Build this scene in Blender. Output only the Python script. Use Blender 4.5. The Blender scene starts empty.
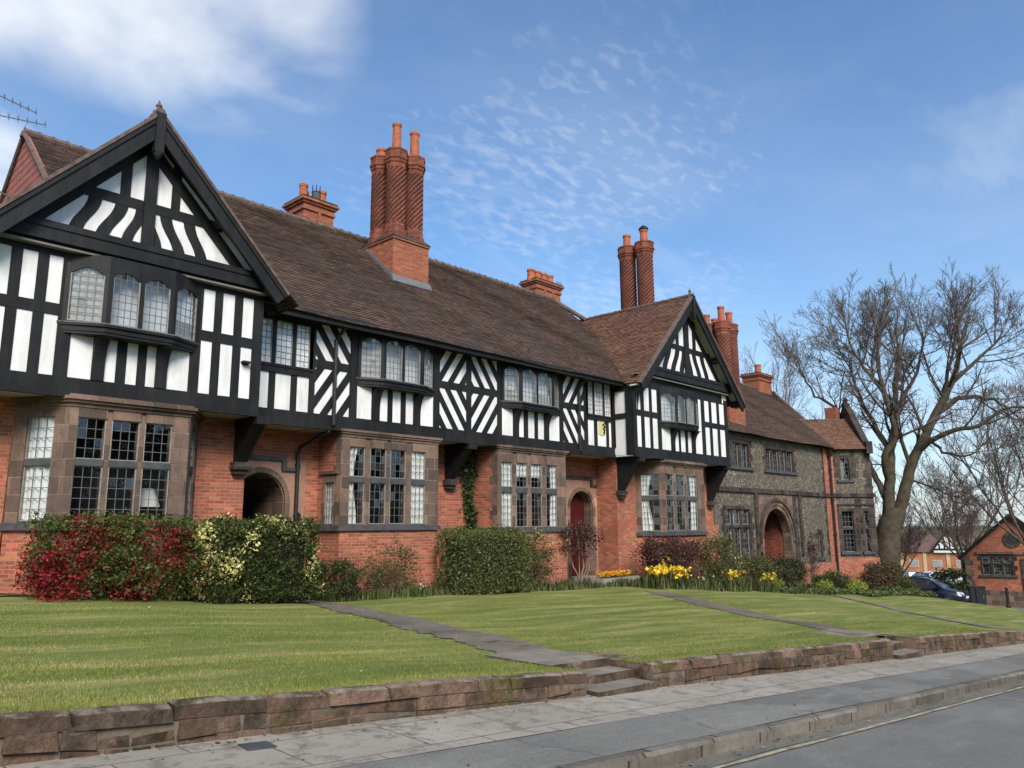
import bpy, math, random
import numpy as np
from mathutils import Vector
R = math.radians
random.seed(7); rng = np.random.default_rng(7)
S = bpy.context.scene; COL = S.collection

# ------------------------------------------------------------------ materials
def nmat(name):
    m = bpy.data.materials.new(name); m.use_nodes = True
    nt = m.node_tree; nt.nodes.clear()
    out = nt.nodes.new('ShaderNodeOutputMaterial')
    return m, nt, out
class N:
    """small helper round a node tree"""
    def __init__(s, nt): s.nt = nt
    def n(s, t, **k):
        o = s.nt.nodes.new(t)
        for a, b in k.items(): setattr(o, a, b)
        return o
    def l(s, a, b): s.nt.links.new(a, b)
    def noise(s, vec, scale, detail=5, rough=.55):
        o = s.n('ShaderNodeTexNoise'); o.inputs['Scale'].default_value = scale
        o.inputs['Detail'].default_value = detail; o.inputs['Roughness'].default_value = rough
        if vec is not None: s.l(vec, o.inputs['Vector'])
        return o.outputs[0]
    def ramp(s, fac, stops):
        o = s.n('ShaderNodeValToRGB'); cr = o.color_ramp
        while len(cr.elements) < len(stops): cr.elements.new(.5)
        for e, (p, c) in zip(cr.elements, stops):
            e.position = p; e.color = (*c, 1) if len(c) == 3 else c
        s.l(fac, o.inputs[0]); return o.outputs[0]
    def mix(s, fac, a, b, mode='MIX'):
        o = s.n('ShaderNodeMix', data_type='RGBA', blend_type=mode)
        for sock, v in ((o.inputs[0], fac), (o.inputs[6], a), (o.inputs[7], b)):
            if isinstance(v, (int, float)): sock.default_value = v
            elif isinstance(v, tuple): sock.default_value = (*v, 1)
            else: s.l(v, sock)
        return o.outputs[2]
    def math(s, op, a, b=None):
        o = s.n('ShaderNodeMath', operation=op)
        for sock, v in ((o.inputs[0], a), (o.inputs[1], b)):
            if v is None: continue
            if isinstance(v, (int, float)): sock.default_value = v
            else: s.l(v, sock)
        return o.outputs[0]
    def pos(s): return s.n('ShaderNodeNewGeometry').outputs['Position']
    def uv(s): return s.n('ShaderNodeTexCoord').outputs['UV']
    def mapv(s, vec, scale=(1,1,1), loc=(0,0,0), rot=(0,0,0)):
        o = s.n('ShaderNodeMapping'); o.inputs['Scale'].default_value = scale
        o.inputs['Location'].default_value = loc; o.inputs['Rotation'].default_value = rot
        s.l(vec, o.inputs['Vector']); return o.outputs[0]
    def bump(s, h, strength=.3, dist=.02, prev=None):
        o = s.n('ShaderNodeBump'); o.inputs['Strength'].default_value = strength
        o.inputs['Distance'].default_value = dist; s.l(h, o.inputs['Height'])
        if prev is not None: s.l(prev, o.inputs['Normal'])
        return o.outputs[0]
    def pbsdf(s, col, rough=.8, normal=None, spec=.3, metal=0):
        o = s.n('ShaderNodeBsdfPrincipled')
        if isinstance(col, tuple): o.inputs['Base Color'].default_value = (*col, 1)
        else: s.l(col, o.inputs['Base Color'])
        if isinstance(rough, (int, float)): o.inputs['Roughness'].default_value = rough
        else: s.l(rough, o.inputs['Roughness'])
        o.inputs['Specular IOR Level'].default_value = spec; o.inputs['Metallic'].default_value = metal
        if normal is not None: s.l(normal, o.inputs['Normal'])
        return o
def m_plain(name, col, rough=.7, var=.25, scale=3., bump=.2, bscale=40., spec=.3, metal=0, col2=None):
    m, nt, out = nmat(name); k = N(nt); p = k.pos()
    f = k.noise(p, scale)
    c2 = col2 or tuple(c*(1-var) for c in col)
    c = k.ramp(f, [(.3, c2), (.65, col)])
    nb = k.bump(k.noise(p, bscale, 3), bump, .01)
    k.l(k.pbsdf(c, rough, nb, spec, metal).outputs[0], out.inputs[0]); return m
def m_brick(name, c1, c2, mortar, w=.225, h=.075, mw=.01, dirt=(.05,.03,.025), dirt_amt=.5, bump=.5, tall=False):
    m, nt, out = nmat(name); k = N(nt); uv = k.uv(); p = k.pos()
    wob = k.n('ShaderNodeVectorMath', operation='ADD')
    nz = k.n('ShaderNodeTexNoise'); nz.inputs['Scale'].default_value = 6; k.l(p, nz.inputs['Vector'])
    sc = k.n('ShaderNodeVectorMath', operation='SCALE'); sc.inputs['Scale'].default_value = .012
    k.l(nz.outputs['Color'], sc.inputs[0]); k.l(uv, wob.inputs[0]); k.l(sc.outputs[0], wob.inputs[1])
    b = k.n('ShaderNodeTexBrick'); k.l(wob.outputs[0], b.inputs['Vector'])
    b.inputs['Color1'].default_value = (0,0,0,1); b.inputs['Color2'].default_value = (1,1,1,1)
    b.inputs['Mortar'].default_value = (.5,.5,.5,1)
    b.inputs['Scale'].default_value = 1; b.inputs['Brick Width'].default_value = w; b.inputs['Row Height'].default_value = h
    b.inputs['Mortar Size'].default_value = mw; b.inputs['Mortar Smooth'].default_value = .3; b.inputs['Bias'].default_value = 0
    mid = tuple((a+d)/2 for a, d in zip(c1, c2))
    col = k.ramp(b.outputs['Color'], [(0, c2), (.45, mid), (.8, c1), (1, tuple(min(1, a*1.25) for a in c1))])
    col = k.mix(b.outputs['Fac'], col, mortar)
    big = k.noise(p, .9, 6, .65)
    col = k.mix(k.math('MULTIPLY', k.ramp(big, [(.42, (0,0,0)), (.75, (1,1,1))]), dirt_amt), col, dirt)
    med = k.noise(k.mapv(p, (1,1,.45)), 3.4, 7, .7)
    col = k.mix(k.math('MULTIPLY', k.ramp(med, [(.46, (0,0,0)), (.68, (1,1,1))]), dirt_amt*.8), col, dirt)
    fine = k.noise(p, 22, 4)
    col = k.mix(.35, col, k.ramp(fine, [(.3, (.35,.35,.35)), (.7, (1.,1.,1.))]), 'MULTIPLY')
    hgt = k.math('ADD', k.math('MULTIPLY', b.outputs['Fac'], -1.), k.math('MULTIPLY', fine, .6))
    nb = k.bump(hgt, bump, .012)
    k.l(k.pbsdf(col, .88, nb, .2).outputs[0], out.inputs[0]); return m
def m_tile(name, c1, c2, lichen, moss=.25):
    m, nt, out = nmat(name); k = N(nt); uv = k.uv(); p = k.pos()
    b = k.n('ShaderNodeTexBrick'); k.l(uv, b.inputs['Vector'])
    b.inputs['Color1'].default_value = (0,0,0,1); b.inputs['Color2'].default_value = (1,1,1,1); b.inputs['Mortar'].default_value = (0,0,0,1)
    b.inputs['Scale'].default_value = 1; b.inputs['Brick Width'].default_value = .17; b.inputs['Row Height'].default_value = .1
    b.inputs['Mortar Size'].default_value = .006; b.inputs['Bias'].default_value = -.1
    mid = tuple((a+d)/2 for a, d in zip(c1, c2))
    col = k.ramp(b.outputs['Color'], [(0, c2), (.5, mid), (.93, c1), (.97, (c1[0]*1.5, c1[1]*1.45, c1[2]*1.4))])
    big = k.noise(k.mapv(p, (1,1,.6)), .55, 6, .6)
    col = k.mix(k.math('MULTIPLY', k.ramp(big, [(.4, (0,0,0)), (.72, (1,1,1))]), .6), col, lichen)
    sp = k.noise(p, 5.5, 6, .7)
    col = k.mix(k.math('MULTIPLY', k.ramp(sp, [(.6, (0,0,0)), (.7, (1,1,1))]), moss), col, (.13,.115,.08))
    fine = k.noise(p, 30, 3)
    nb = k.bump(k.math('ADD', k.math('MULTIPLY', b.outputs['Fac'], -.8), k.math('ADD', fine, k.math('MULTIPLY', b.outputs['Color'], .6))), .5, .012)
    k.l(k.pbsdf(col, .85, nb, .2).outputs[0], out.inputs[0]); return m
def m_leaf(name, cols, trans=.25, rough=.5):
    m, nt, out = nmat(name); k = N(nt)
    r = k.n('ShaderNodeNewGeometry').outputs['Random Per Island']
    st = [(i/max(1, len(cols)-1), c) for i, c in enumerate(cols)]
    c = k.ramp(r, st)
    pb = k.pbsdf(c, rough, None, .3)
    tr = k.n('ShaderNodeBsdfTranslucent'); k.l(c, tr.inputs[0])
    mx = k.n('ShaderNodeMixShader'); mx.inputs[0].default_value = trans
    k.l(pb.outputs[0], mx.inputs[1]); k.l(tr.outputs[0], mx.inputs[2]); k.l(mx.outputs[0], out.inputs[0]); return m
def m_glass(name, tint=(.9,.93,.95), refl=.09):
    m, nt, out = nmat(name); k = N(nt)
    t = k.n('ShaderNodeBsdfTransparent'); t.inputs[0].default_value = (*tint, 1)
    g = k.n('ShaderNodeBsdfGlossy'); g.inputs['Roughness'].default_value = .03; g.inputs['Color'].default_value = (.93,.93,.92,1)
    nb = k.bump(k.noise(k.pos(), 9, 2), .05, .02); k.l(nb, g.inputs['Normal'])
    fr = k.n('ShaderNodeLayerWeight'); fr.inputs[0].default_value = .5
    f = k.math('MINIMUM', k.math('ADD', k.math('MULTIPLY', k.math('POWER', fr.outputs['Facing'], 4.), .95), refl), 1.)
    mx = k.n('ShaderNodeMixShader'); k.l(f, mx.inputs[0]); k.l(t.outputs[0], mx.inputs[1]); k.l(g.outputs[0], mx.inputs[2])
    k.l(mx.outputs[0], out.inputs[0]); return m
def m_ground(name, stops, mapscale, nscale, fine_amt=.4, fscale=60, bump=.5, rough=.95, patches=None):
    m, nt, out = nmat(name); k = N(nt); p = k.pos()
    f = k.noise(k.mapv(p, mapscale), nscale, 6, .6)
    c = k.ramp(f, stops)
    if patches:
        for sc, lo, hi, pc in patches:
            c = k.mix(k.ramp(k.noise(p, sc, 6, .7), [(lo, (0,0,0)), (hi, (1,1,1))]), c, pc)
    fn = k.noise(p, fscale, 4, .7)
    c = k.mix(fine_amt, c, k.ramp(fn, [(.3, (.3,.3,.3)), (.7, (1.25,1.25,1.25))]), 'MULTIPLY')
    k.l(k.pbsdf(c, rough, k.bump(fn, bump, .015), .2).outputs[0], out.inputs[0]); return m

BRICK = m_brick('red_brick', (.53,.165,.088), (.33,.09,.052), (.40,.26,.19), dirt=(.18,.07,.05), dirt_amt=.35)
BRICK_SH = m_brick('twisted_shaft_brick', (.36,.095,.05), (.20,.055,.034), (.2,.11,.08), dirt=(.06,.03,.025), dirt_amt=.6)
BRICK_CH = m_brick('chimney_brick', (.44,.125,.06), (.30,.08,.042), (.33,.20,.14), dirt=(.13,.05,.03), dirt_amt=.35)
BRICK_D = m_brick('dark_brick', (.13,.04,.026), (.06,.024,.019), (.12,.07,.05), dirt=(.03,.02,.018), dirt_amt=.6)
STONE = m_brick('weathered_sandstone', (.27,.172,.125), (.105,.075,.06), (.30,.225,.17), w=.5, h=.31, mw=.010, dirt=(.075,.062,.053), dirt_amt=.85)
STONE_P = m_brick('pink_sandstone', (.47,.27,.19), (.40,.225,.155), (.34,.21,.155), w=.5, h=.33, mw=.007, dirt=(.22,.14,.105), dirt_amt=.5, bump=.3)
STONE_DK = m_brick('dark_sandstone', (.10,.075,.062), (.036,.031,.029), (.14,.11,.09), w=.42, h=.27, mw=.012, dirt=(.035,.03,.03), dirt_amt=.7)
SILL = m_plain('slate_grey_stone', (.085,.088,.092), .75, .45, 4, .3)
def m_wall():
    m, nt, out = nmat('mossy_wall_stone'); k = N(nt); p = k.pos()
    r = k.n('ShaderNodeNewGeometry').outputs['Random Per Island']
    c = k.ramp(r, [(0, (.13,.085,.06)), (.4, (.22,.14,.10)), (.75, (.30,.20,.145)), (1, (.17,.13,.10))])
    c = k.mix(k.ramp(k.noise(p, 3.2, 7, .72), [(.44, (0,0,0)), (.62, (1,1,1))]), c, (.06,.048,.034))
    c = k.mix(k.ramp(k.noise(p, 2.3, 6, .7), [(.57, (0,0,0)), (.66, (1,1,1))]), c, (.12,.105,.03))
    sn = k.n('ShaderNodeSeparateXYZ'); k.l(k.n('ShaderNodeNewGeometry').outputs['Normal'], sn.inputs[0]); up = k.math('MULTIPLY', k.ramp(sn.outputs[2], [(.35, (0,0,0)), (.8, (1,1,1))]), k.ramp(k.noise(p, 4, 5, .7), [(.42, (0,0,0)), (.56, (1,1,1))]))
    c = k.mix(up, c, (.34,.29,.21))
    fn = k.noise(p, 24, 6, .75); c = k.mix(.55, c, k.ramp(fn, [(.3, (.3,.3,.3)), (.7, (1.25,1.25,1.25))]), 'MULTIPLY')
    k.l(k.pbsdf(c, .95, k.bump(fn, 1., .035), .15).outputs[0], out.inputs[0]); return m
WALLST = m_wall()
def m_cope():
    m, nt, out = nmat('mossy_coping_stone'); k = N(nt); p = k.pos()
    c = k.ramp(k.noise(p, 2.6, 7, .7), [(.36, (.045,.037,.027)), (.48, (.10,.074,.055)), (.60, (.17,.125,.092)), (.72, (.32,.265,.20))])
    c = k.mix(k.ramp(k.noise(p, 4.1, 6, .7), [(.55, (0,0,0)), (.66, (1,1,1))]), c, (.075,.075,.02))
    fn = k.noise(p, 26, 6, .7); c = k.mix(.5, c, k.ramp(fn, [(.3, (.35,.35,.35)), (.7, (1.2,1.2,1.2))]), 'MULTIPLY')
    k.l(k.pbsdf(c, .92, k.bump(fn, .9, .03), .15).outputs[0], out.inputs[0]); return m
COPE = m_cope()
def m_streak(name, a, b, rough, amt, bs):
    m, nt, out = nmat(name); k = N(nt); p = k.pos()
    f = k.noise(k.mapv(p, (1,1,.18)), 5, 7, .7); f2 = k.noise(p, 1.3, 5, .6)
    c = k.ramp(k.math('ADD', k.math('MULTIPLY', f, .6), k.math('MULTIPLY', f2, .4)), [(.36, b), (.56, a)])
    k.l(k.pbsdf(c, rough, k.bump(k.noise(k.mapv(p, (1,1,.3)), bs, 4, .6), amt, .01), .3).outputs[0], out.inputs[0]); return m
TIMBER = m_streak('black_timber', (.008,.008,.009), (.022,.021,.021), .62, .5, 32)
PLASTER = m_streak('white_plaster', (.80,.795,.78), (.62,.61,.58), .85, .15, 50)
GREYS = m_plain('grey_painted_soffit', (.20,.19,.17), .8, .3, 4)
CREAM = m_plain('cream_soffit', (.55,.5,.42), .8, .15, 2)
TILE = m_tile('brown_roof_tile', (.165,.104,.077), (.07,.047,.038), (.092,.074,.059))
TILE_R = m_tile('red_brown_roof_tile', (.27,.135,.085), (.115,.064,.046), (.16,.095,.065), .25)
TILE_P = m_tile('pink_hung_tile', (.42,.16,.13), (.30,.11,.09), (.36,.15,.12), .05)
RIDGE = m_plain('ridge_tile', (.17,.12,.10), .85, .55, 7, .4)
TERRA = m_plain('terracotta_pot', (.46,.14,.065), .75, .4, 8, .2)
GLASS = m_glass('leaded_glass')
LEAD = m_plain('lead_came', (.13,.135,.14), .5, .2, 9, 0, spec=.5)
SASH = m_plain('pale_window_frame', (.30,.285,.25), .6, .3, 9, .1)
DARK = m_plain('room_shade', (.03,.028,.026), .9, .2)  # dark sheet behind the glass stands in for the unlit room
CURT = m_plain('white_curtain', (.78,.76,.70), .9, .15, 3, .1)
BLIND = m_plain('pale_blind', (.42,.40,.34), .9, .2, 3, .1)
METAL = m_plain('black_iron', (.018,.018,.02), .45, .3, 12, .1, spec=.5)
DOOR_R = m_plain('dark_red_door', (.085,.012,.012), .45, .3, 3, .15)
DOOR_D = m_plain('dark_wood_door', (.03,.025,.022), .6, .3, 3, .2)
LEADSHEET = m_plain('lead_flashing', (.16,.165,.175), .6, .3, 8, .2)
CONC = m_plain('concrete', (.33,.31,.27), .9, .3, 6, .5, 50)
GALV = m_plain('aluminium', (.25,.26,.28), .35, .2, 10, 0, metal=.6)
YEL = m_plain('pale_yellow_plaster', (.62,.57,.24), .8, .15, 6)
def m_flint():
    m, nt, out = nmat('flint_wall'); k = N(nt); p = k.pos()
    v = k.n('ShaderNodeTexVoronoi'); v.inputs['Scale'].default_value = 13; k.l(p, v.inputs['Vector'])
    e = k.n('ShaderNodeTexVoronoi', feature='DISTANCE_TO_EDGE'); e.inputs['Scale'].default_value = 13; k.l(p, e.inputs['Vector'])
    sep = k.n('ShaderNodeSeparateColor'); k.l(v.outputs['Color'], sep.inputs[0])
    c = k.ramp(sep.outputs[0], [(0, (.05,.042,.035)), (.45, (.105,.088,.068)), (.8, (.185,.16,.12)), (1, (.33,.30,.25))])
    c = k.mix(k.ramp(e.outputs[0], [(.03, (1,1,1)), (.12, (0,0,0))]), c, (.15,.125,.092))
    c = k.mix(k.math('MULTIPLY', k.ramp(k.noise(p, .8, 5), [(.4, (0,0,0)), (.7, (1,1,1))]), .5), c, (.08,.07,.06))
    k.l(k.pbsdf(c, .8, k.bump(e.outputs[0], .7, .05), .3).outputs[0], out.inputs[0]); return m
FLINT = m_flint()
LAWN = m_ground('mown_lawn', [(.28, (.122,.158,.036)), (.48, (.19,.22,.055)), (.60, (.275,.27,.09)), (.74, (.45,.395,.18))], (.26,1.9,1), 1.25, .45, 90, .8,
                patches=[(.45,.50,.78,(.135,.17,.036)), (1.1,.58,.74,(.34,.31,.12)), (3.4,.66,.76,(.36,.30,.14)), (6.,.70,.76,(.12,.10,.05))])
FARGR = m_ground('rough_grass', [(.35, (.07,.09,.025)), (.65, (.14,.15,.05))], (1,1,1), .2, .3, 8, .3)
SOIL = m_ground('bed_soil', [(.3, (.035,.025,.018)), (.7, (.09,.065,.045))], (1,1,1), 2, .5, 50, .9)
PATHM = m_ground('worn_tarmac_path', [(.3, (.125,.105,.082)), (.7, (.26,.22,.175))], (1,1,1), 1.2, .5, 70, .8, patches=[(2.2,.56,.70,(.13,.125,.055)), (5,.58,.68,(.06,.05,.04))])
FLAG = None
def m_flag():
    m, nt, out = nmat('stone_flags'); k = N(nt); p = k.pos(); uv = k.uv()
    b = k.n('ShaderNodeTexBrick'); k.l(uv, b.inputs['Vector']); b.offset = .5
    b.inputs['Color1'].default_value = (.33,.30,.25,1); b.inputs['Color2'].default_value = (.40,.365,.305,1); b.inputs['Mortar'].default_value = (.10,.09,.065,1)
    b.inputs['Scale'].default_value = 1; b.inputs['Brick Width'].default_value = .95; b.inputs['Row Height'].default_value = .62; b.inputs['Mortar Size'].default_value = .008
    b.inputs['Mortar Smooth'].default_value = .2
    c = k.mix(k.ramp(k.noise(p, 1.6, 7, .65), [(.38, (1,1,1)), (.66, (0,0,0))]), b.outputs[0], (.27,.24,.19))
    c = k.mix(.5, c, b.outputs[0])
    c = k.mix(k.ramp(k.noise(p, 5, 7, .75), [(.5, (0,0,0)), (.66, (.8,.8,.8))]), c, (.12,.105,.08))
    fn = k.noise(p, 70, 4, .7)
    c = k.mix(.35, c, k.ramp(fn, [(.3, (.4,.4,.4)), (.7, (1.15,1.15,1.15))]), 'MULTIPLY')
    h = k.math('ADD', k.math('MULTIPLY', b.outputs['Fac'], -1), k.math('MULTIPLY', fn, .4))
    k.l(k.pbsdf(c, .85, k.bump(h, .5, .012), .25).outputs[0], out.inputs[0]); return m
FLAG = m_flag()
def m_asph(name, a, b, crack=True):
    m, nt, out = nmat(name); k = N(nt); p = k.pos()
    c = k.ramp(k.noise(p, .8, 7, .6), [(.3, a), (.7, b)])
    wv = k.n('ShaderNodeVectorMath', operation='ADD'); nz = k.n('ShaderNodeTexNoise'); nz.inputs['Scale'].default_value = 1.4; nz.inputs['Detail'].default_value = 6; k.l(p, nz.inputs['Vector']); k.l(p, wv.inputs[0]); k.l(nz.outputs['Color'], wv.inputs[1])
    ck = k.n('ShaderNodeTexVoronoi', feature='DISTANCE_TO_EDGE'); ck.inputs['Scale'].default_value = .55; k.l(wv.outputs[0], ck.inputs['Vector'])
    if crack: c = k.mix(k.ramp(ck.outputs[0], [(.003, (.55,.55,.55)), (.010, (0,0,0))]), c, tuple(x*.45 for x in a))
    c = k.mix(k.ramp(k.noise(p, .42, 4, .5), [(.5, (0,0,0)), (.53, (.55,.55,.55))]), c, tuple(x*.8 for x in a))
    ag = k.n('ShaderNodeTexVoronoi'); ag.inputs['Scale'].default_value = 85; k.l(p, ag.inputs['Vector'])
    c = k.mix(.45, c, k.ramp(ag.outputs['Color'], [(.1, (.55,.55,.55)), (.85, (1.4,1.4,1.38))]), 'MULTIPLY')
    c = k.mix(k.math('MULTIPLY', k.ramp(k.noise(k.mapv(p, (.5,2.2,1)), 1.3, 5, .7), [(.52, (0,0,0)), (.7, (1,1,1))]), .35), c, tuple(x*1.5 for x in b))
    k.l(k.pbsdf(c, .8, k.bump(ag.outputs[0], .4, .008), .3).outputs[0], out.inputs[0]); return m
ASPH = m_asph('pavement_tarmac', (.155,.148,.130), (.215,.205,.18))
STEPM = m_ground('worn_step_stone', [(.3, (.16,.14,.105)), (.7, (.33,.29,.235))], (1,1,1), 3, .5, 50, .8)
ROAD = m_asph('road_tarmac', (.152,.144,.130), (.198,.188,.17), False)
GUTTER = m_ground('gritty_gutter', [(.3, (.13,.12,.10)), (.7, (.27,.245,.20))], (.6,3,1), 1.5, .5, 60, .8)
KERB = m_brick('kerb_stone', (.24,.22,.185), (.14,.127,.105), (.06,.05,.04), w=.92, h=4., mw=.014, dirt=(.06,.05,.04), dirt_amt=.55, bump=.8)
YLINE = m_ground('worn_yellow_line', [(.38, (.22,.21,.16)), (.62, (.46,.42,.27))], (1,1,1), 5, .4, 60, .3)

# ------------------------------------------------------------------ mesh builder
class Fr:
    """a vertical plane: u runs P->Q, z up, d outwards (towards the street when P->Q runs left to right)"""
    def __init__(s, P, Q):
        s.P = np.array(P, float); d = np.array(Q, float)-s.P; s.L = float(np.hypot(*d)); s.t = d/s.L
        s.n = np.array([s.t[1], -s.t[0]])
    def p(s, u, z, d=0):
        q = s.P+s.t*u+s.n*d; return (q[0], q[1], z)
class MB:
    def __init__(s): s.v = []; s.f = []; s.m = []; s.uv = {}
    def add(s, vs, fs, mi=0, uvs=None):
        b = len(s.v); s.v += [tuple(map(float, p)) for p in vs]
        for i, f in enumerate(fs):
            if uvs is not None: s.uv[len(s.f)] = uvs[i]
            s.f.append(tuple(b+j for j in f)); s.m.append(mi)
    def hexa(s, c, mi=0):   # 8 corners: bottom 0-3 ccw from above, top 4-7
        s.add(c, [(3,2,1,0),(4,5,6,7),(0,1,5,4),(1,2,6,5),(2,3,7,6),(3,0,4,7)], mi)
    def box(s, x0, x1, y0, y1, z0, z1, mi=0):
        s.hexa([(x0,y0,z0),(x1,y0,z0),(x1,y1,z0),(x0,y1,z0),(x0,y0,z1),(x1,y0,z1),(x1,y1,z1),(x0,y1,z1)], mi)
    def fbox(s, F, u0, u1, z0, z1, d0, d1, mi=0):  # d1 outer, d0 inner
        s.hexa([F.p(u0,z0,d1),F.p(u1,z0,d1),F.p(u1,z0,d0),F.p(u0,z0,d0),F.p(u0,z1,d1),F.p(u1,z1,d1),F.p(u1,z1,d0),F.p(u0,z1,d0)], mi)
    def fpoly(s, F, pts, d0, d1, mi=0):  # pts ccw seen from outside
        n = len(pts); a = [F.p(u,z,d1) for u,z in pts]; b = [F.p(u,z,d0) for u,z in pts]
        s.add(a+b, [tuple(range(n)), tuple(range(2*n-1, n-1, -1))]+[(i, n+i, n+(i+1)%n, (i+1)%n) for i in range(n)], mi)
    def fquad(s, F, u0, u1, z0, z1, d, mi=0):
        s.add([F.p(u0,z0,d),F.p(u1,z0,d),F.p(u1,z1,d),F.p(u0,z1,d)], [(0,1,2,3)], mi)
    def fbar(s, F, a, b, w, d0, d1, mi=0, w2=None):
        a = np.array(a, float); b = np.array(b, float); t = b-a; t /= np.hypot(*t); q = np.array([-t[1], t[0]])*w/2
        q2 = q if w2 is None else q/w*w2
        s.fpoly(F, [tuple(a-q), tuple(b-q2), tuple(b+q2), tuple(a+q)], d0, d1, mi)
    def plan(s, pts, z0, z1, mi=0):  # plan polygon ccw from above
        n = len(pts); a = [(*p, z0) for p in pts]; b = [(*p, z1) for p in pts]
        s.add(a+b, [tuple(range(n-1, -1, -1)), tuple(range(n, 2*n))]+[(i, (i+1)%n, n+(i+1)%n, n+i) for i in range(n)], mi)
    def tube(s, pts, r, n=8, mi=0, cap=True):
        pts = [np.array(p, float) for p in pts]; rr = r if hasattr(r, '__len__') else [r]*len(pts)
        vs = []; up = np.array([0.,0,1])
        for i, p in enumerate(pts):
            t = pts[min(i+1, len(pts)-1)]-pts[max(i-1, 0)]; t /= np.linalg.norm(t)+1e-9
            a = np.cross(t, up if abs(t[2]) < .9 else np.array([1.,0,0])); a /= np.linalg.norm(a); b = np.cross(t, a)
            vs += [p+rr[i]*(math.cos(k*2*math.pi/n)*a+math.sin(k*2*math.pi/n)*b) for k in range(n)]
        fs = [(i*n+k, i*n+(k+1)%n, (i+1)*n+(k+1)%n, (i+1)*n+k) for i in range(len(pts)-1) for k in range(n)]
        if cap: fs += [tuple(range(n-1, -1, -1)), tuple(range((len(pts)-1)*n, len(pts)*n))]
        s.add(vs, fs, mi)
    def lathe(s, cx, cy, prof, n=16, mi=0, ph=0, cap=True):
        vs = [(cx+r*math.cos(ph+k*2*math.pi/n), cy+r*math.sin(ph+k*2*math.pi/n), z) for r, z in prof for k in range(n)]
        fs = [(i*n+k, i*n+(k+1)%n, (i+1)*n+(k+1)%n, (i+1)*n+k) for i in range(len(prof)-1) for k in range(n)]
        if cap: fs += [tuple(range(n-1, -1, -1)), tuple(range((len(prof)-1)*n, len(prof)*n))]
        s.add(vs, fs, mi)
def wloc(o):
    l = np.zeros(3)
    while o: l += np.array(o.location); o = o.parent
    return l
def obj(name, mb, mats, parent=None, smooth=False, loc=None):
    if not isinstance(mats, (list, tuple)): mats = [mats]
    me = bpy.data.meshes.new(name)
    v = np.array(mb.v, float); off = wloc(parent) if parent else np.zeros(3)
    if loc is not None: off = off+0; base = np.array(loc, float)
    else: base = off
    me.from_pydata((v-base).tolist(), [], mb.f)
    for m in mats: me.materials.append(m)
    me.polygons.foreach_set('material_index', mb.m)
    uvl = me.uv_layers.new(name='UVMap'); data = np.zeros((len(me.loops), 2))
    i = 0
    for fi, f in enumerate(mb.f):
        if fi in mb.uv: data[i:i+len(f)] = mb.uv[fi]
        else:
            P = v[list(f)]; n = np.zeros(3)
            for a in range(1, len(f)-1): n += np.cross(P[a]-P[0], P[a+1]-P[0])
            n /= np.linalg.norm(n)+1e-12
            if abs(n[2]) > .97: data[i:i+len(f)] = P[:, :2]
            else:
                t = np.array([-n[1], n[0], 0]); t /= np.linalg.norm(t); b = np.cross(n, t)
                data[i:i+len(f), 0] = P@t; data[i:i+len(f), 1] = P@b
        i += len(f)
    uvl.data.foreach_set('uv', data.ravel())
    if smooth: me.polygons.foreach_set('use_smooth', [True]*len(mb.f))
    me.update()
    o = bpy.data.objects.new(name, me); COL.objects.link(o)
    if parent: o.parent = parent
    if loc is not None: o.location = tuple(np.array(loc)-off)
    return o
def quads(name, V, mat, parent=None, loc=None, nper=4):
    """V: (n, nper, 3) separate faces, fast path"""
    V = np.asarray(V, float); n = len(V); base = np.array(loc, float) if loc is not None else (wloc(parent) if parent else np.zeros(3))
    me = bpy.data.meshes.new(name); me.vertices.add(n*nper); me.vertices.foreach_set('co', (V.reshape(-1, 3)-base).ravel())
    me.loops.add(n*nper); me.loops.foreach_set('vertex_index', np.arange(n*nper))
    me.polygons.add(n); me.polygons.foreach_set('loop_start', np.arange(n)*nper)
    me.materials.append(mat); me.update(calc_edges=True)
    o = bpy.data.objects.new(name, me); COL.objects.link(o)
    if parent: o.parent = parent
    if loc is not None: o.location = tuple(np.array(loc)-(wloc(parent) if parent else 0))
    return o
def tag(o, label=None, cat=None, group=None, kind=None):
    if label: o['label'] = label
    if cat: o['category'] = cat
    if group: o['group'] = group
    if kind: o['kind'] = kind
    return o
def thing(name, label, cat, loc, group=None):
    o = bpy.data.objects.new(name, None); COL.objects.link(o); o.location = loc; o.empty_display_size = .2
    return tag(o, label, cat, group)
def copy_thing(o, loc, rz=None, parent=None):
    c = o.copy(); COL.objects.link(c); c.parent = parent
    if parent is None:
        c.location = loc
        if rz is not None: c.rotation_euler.z = rz
    for ch in list(o.children): copy_thing(ch, None, None, c)
    return c

# ------------------------------------------------------------------ ground levels
def ip(x, xs, ys): return np.interp(x, xs, ys)
def z_kerb(X): return np.where(X < 46, -1.243-.073*np.maximum(X, -6), ip(X, [46,60,75,140,260], [-4.60,-5.3,-5.7,-6.9,-7.4]))
def z_pav(X): return z_kerb(X)+.05
def y_wall(X): return 5.28-.045*np.minimum(X, 24)
def y_kerb(X): return 3.575-.043*np.minimum(X, 24)
def z_wt(X): return ip(X, [-8,1.38,3.23,4.63,6.44,7.72,10.94,14.47,20.44,22.4,24.5,28,46,60,75,140], [-.38,-1.03,-1.18,-1.28,-1.43,-1.49,-1.70,-1.93,-2.37,-2.54,-2.80,-3.15,-4.53,-5.25,-5.6,-6.8])
def z_house(X): return ip(X, [-20,0,4,10,14,18,22,24,30,36,41,45,49,60,75,140], [0,-.8,-1.07,-1.6,-1.7,-1.83,-1.95,-2.1,-2.55,-2.95,-3.2,-3.6,-4.3,-5.2,-5.7,-6.9])
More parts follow.
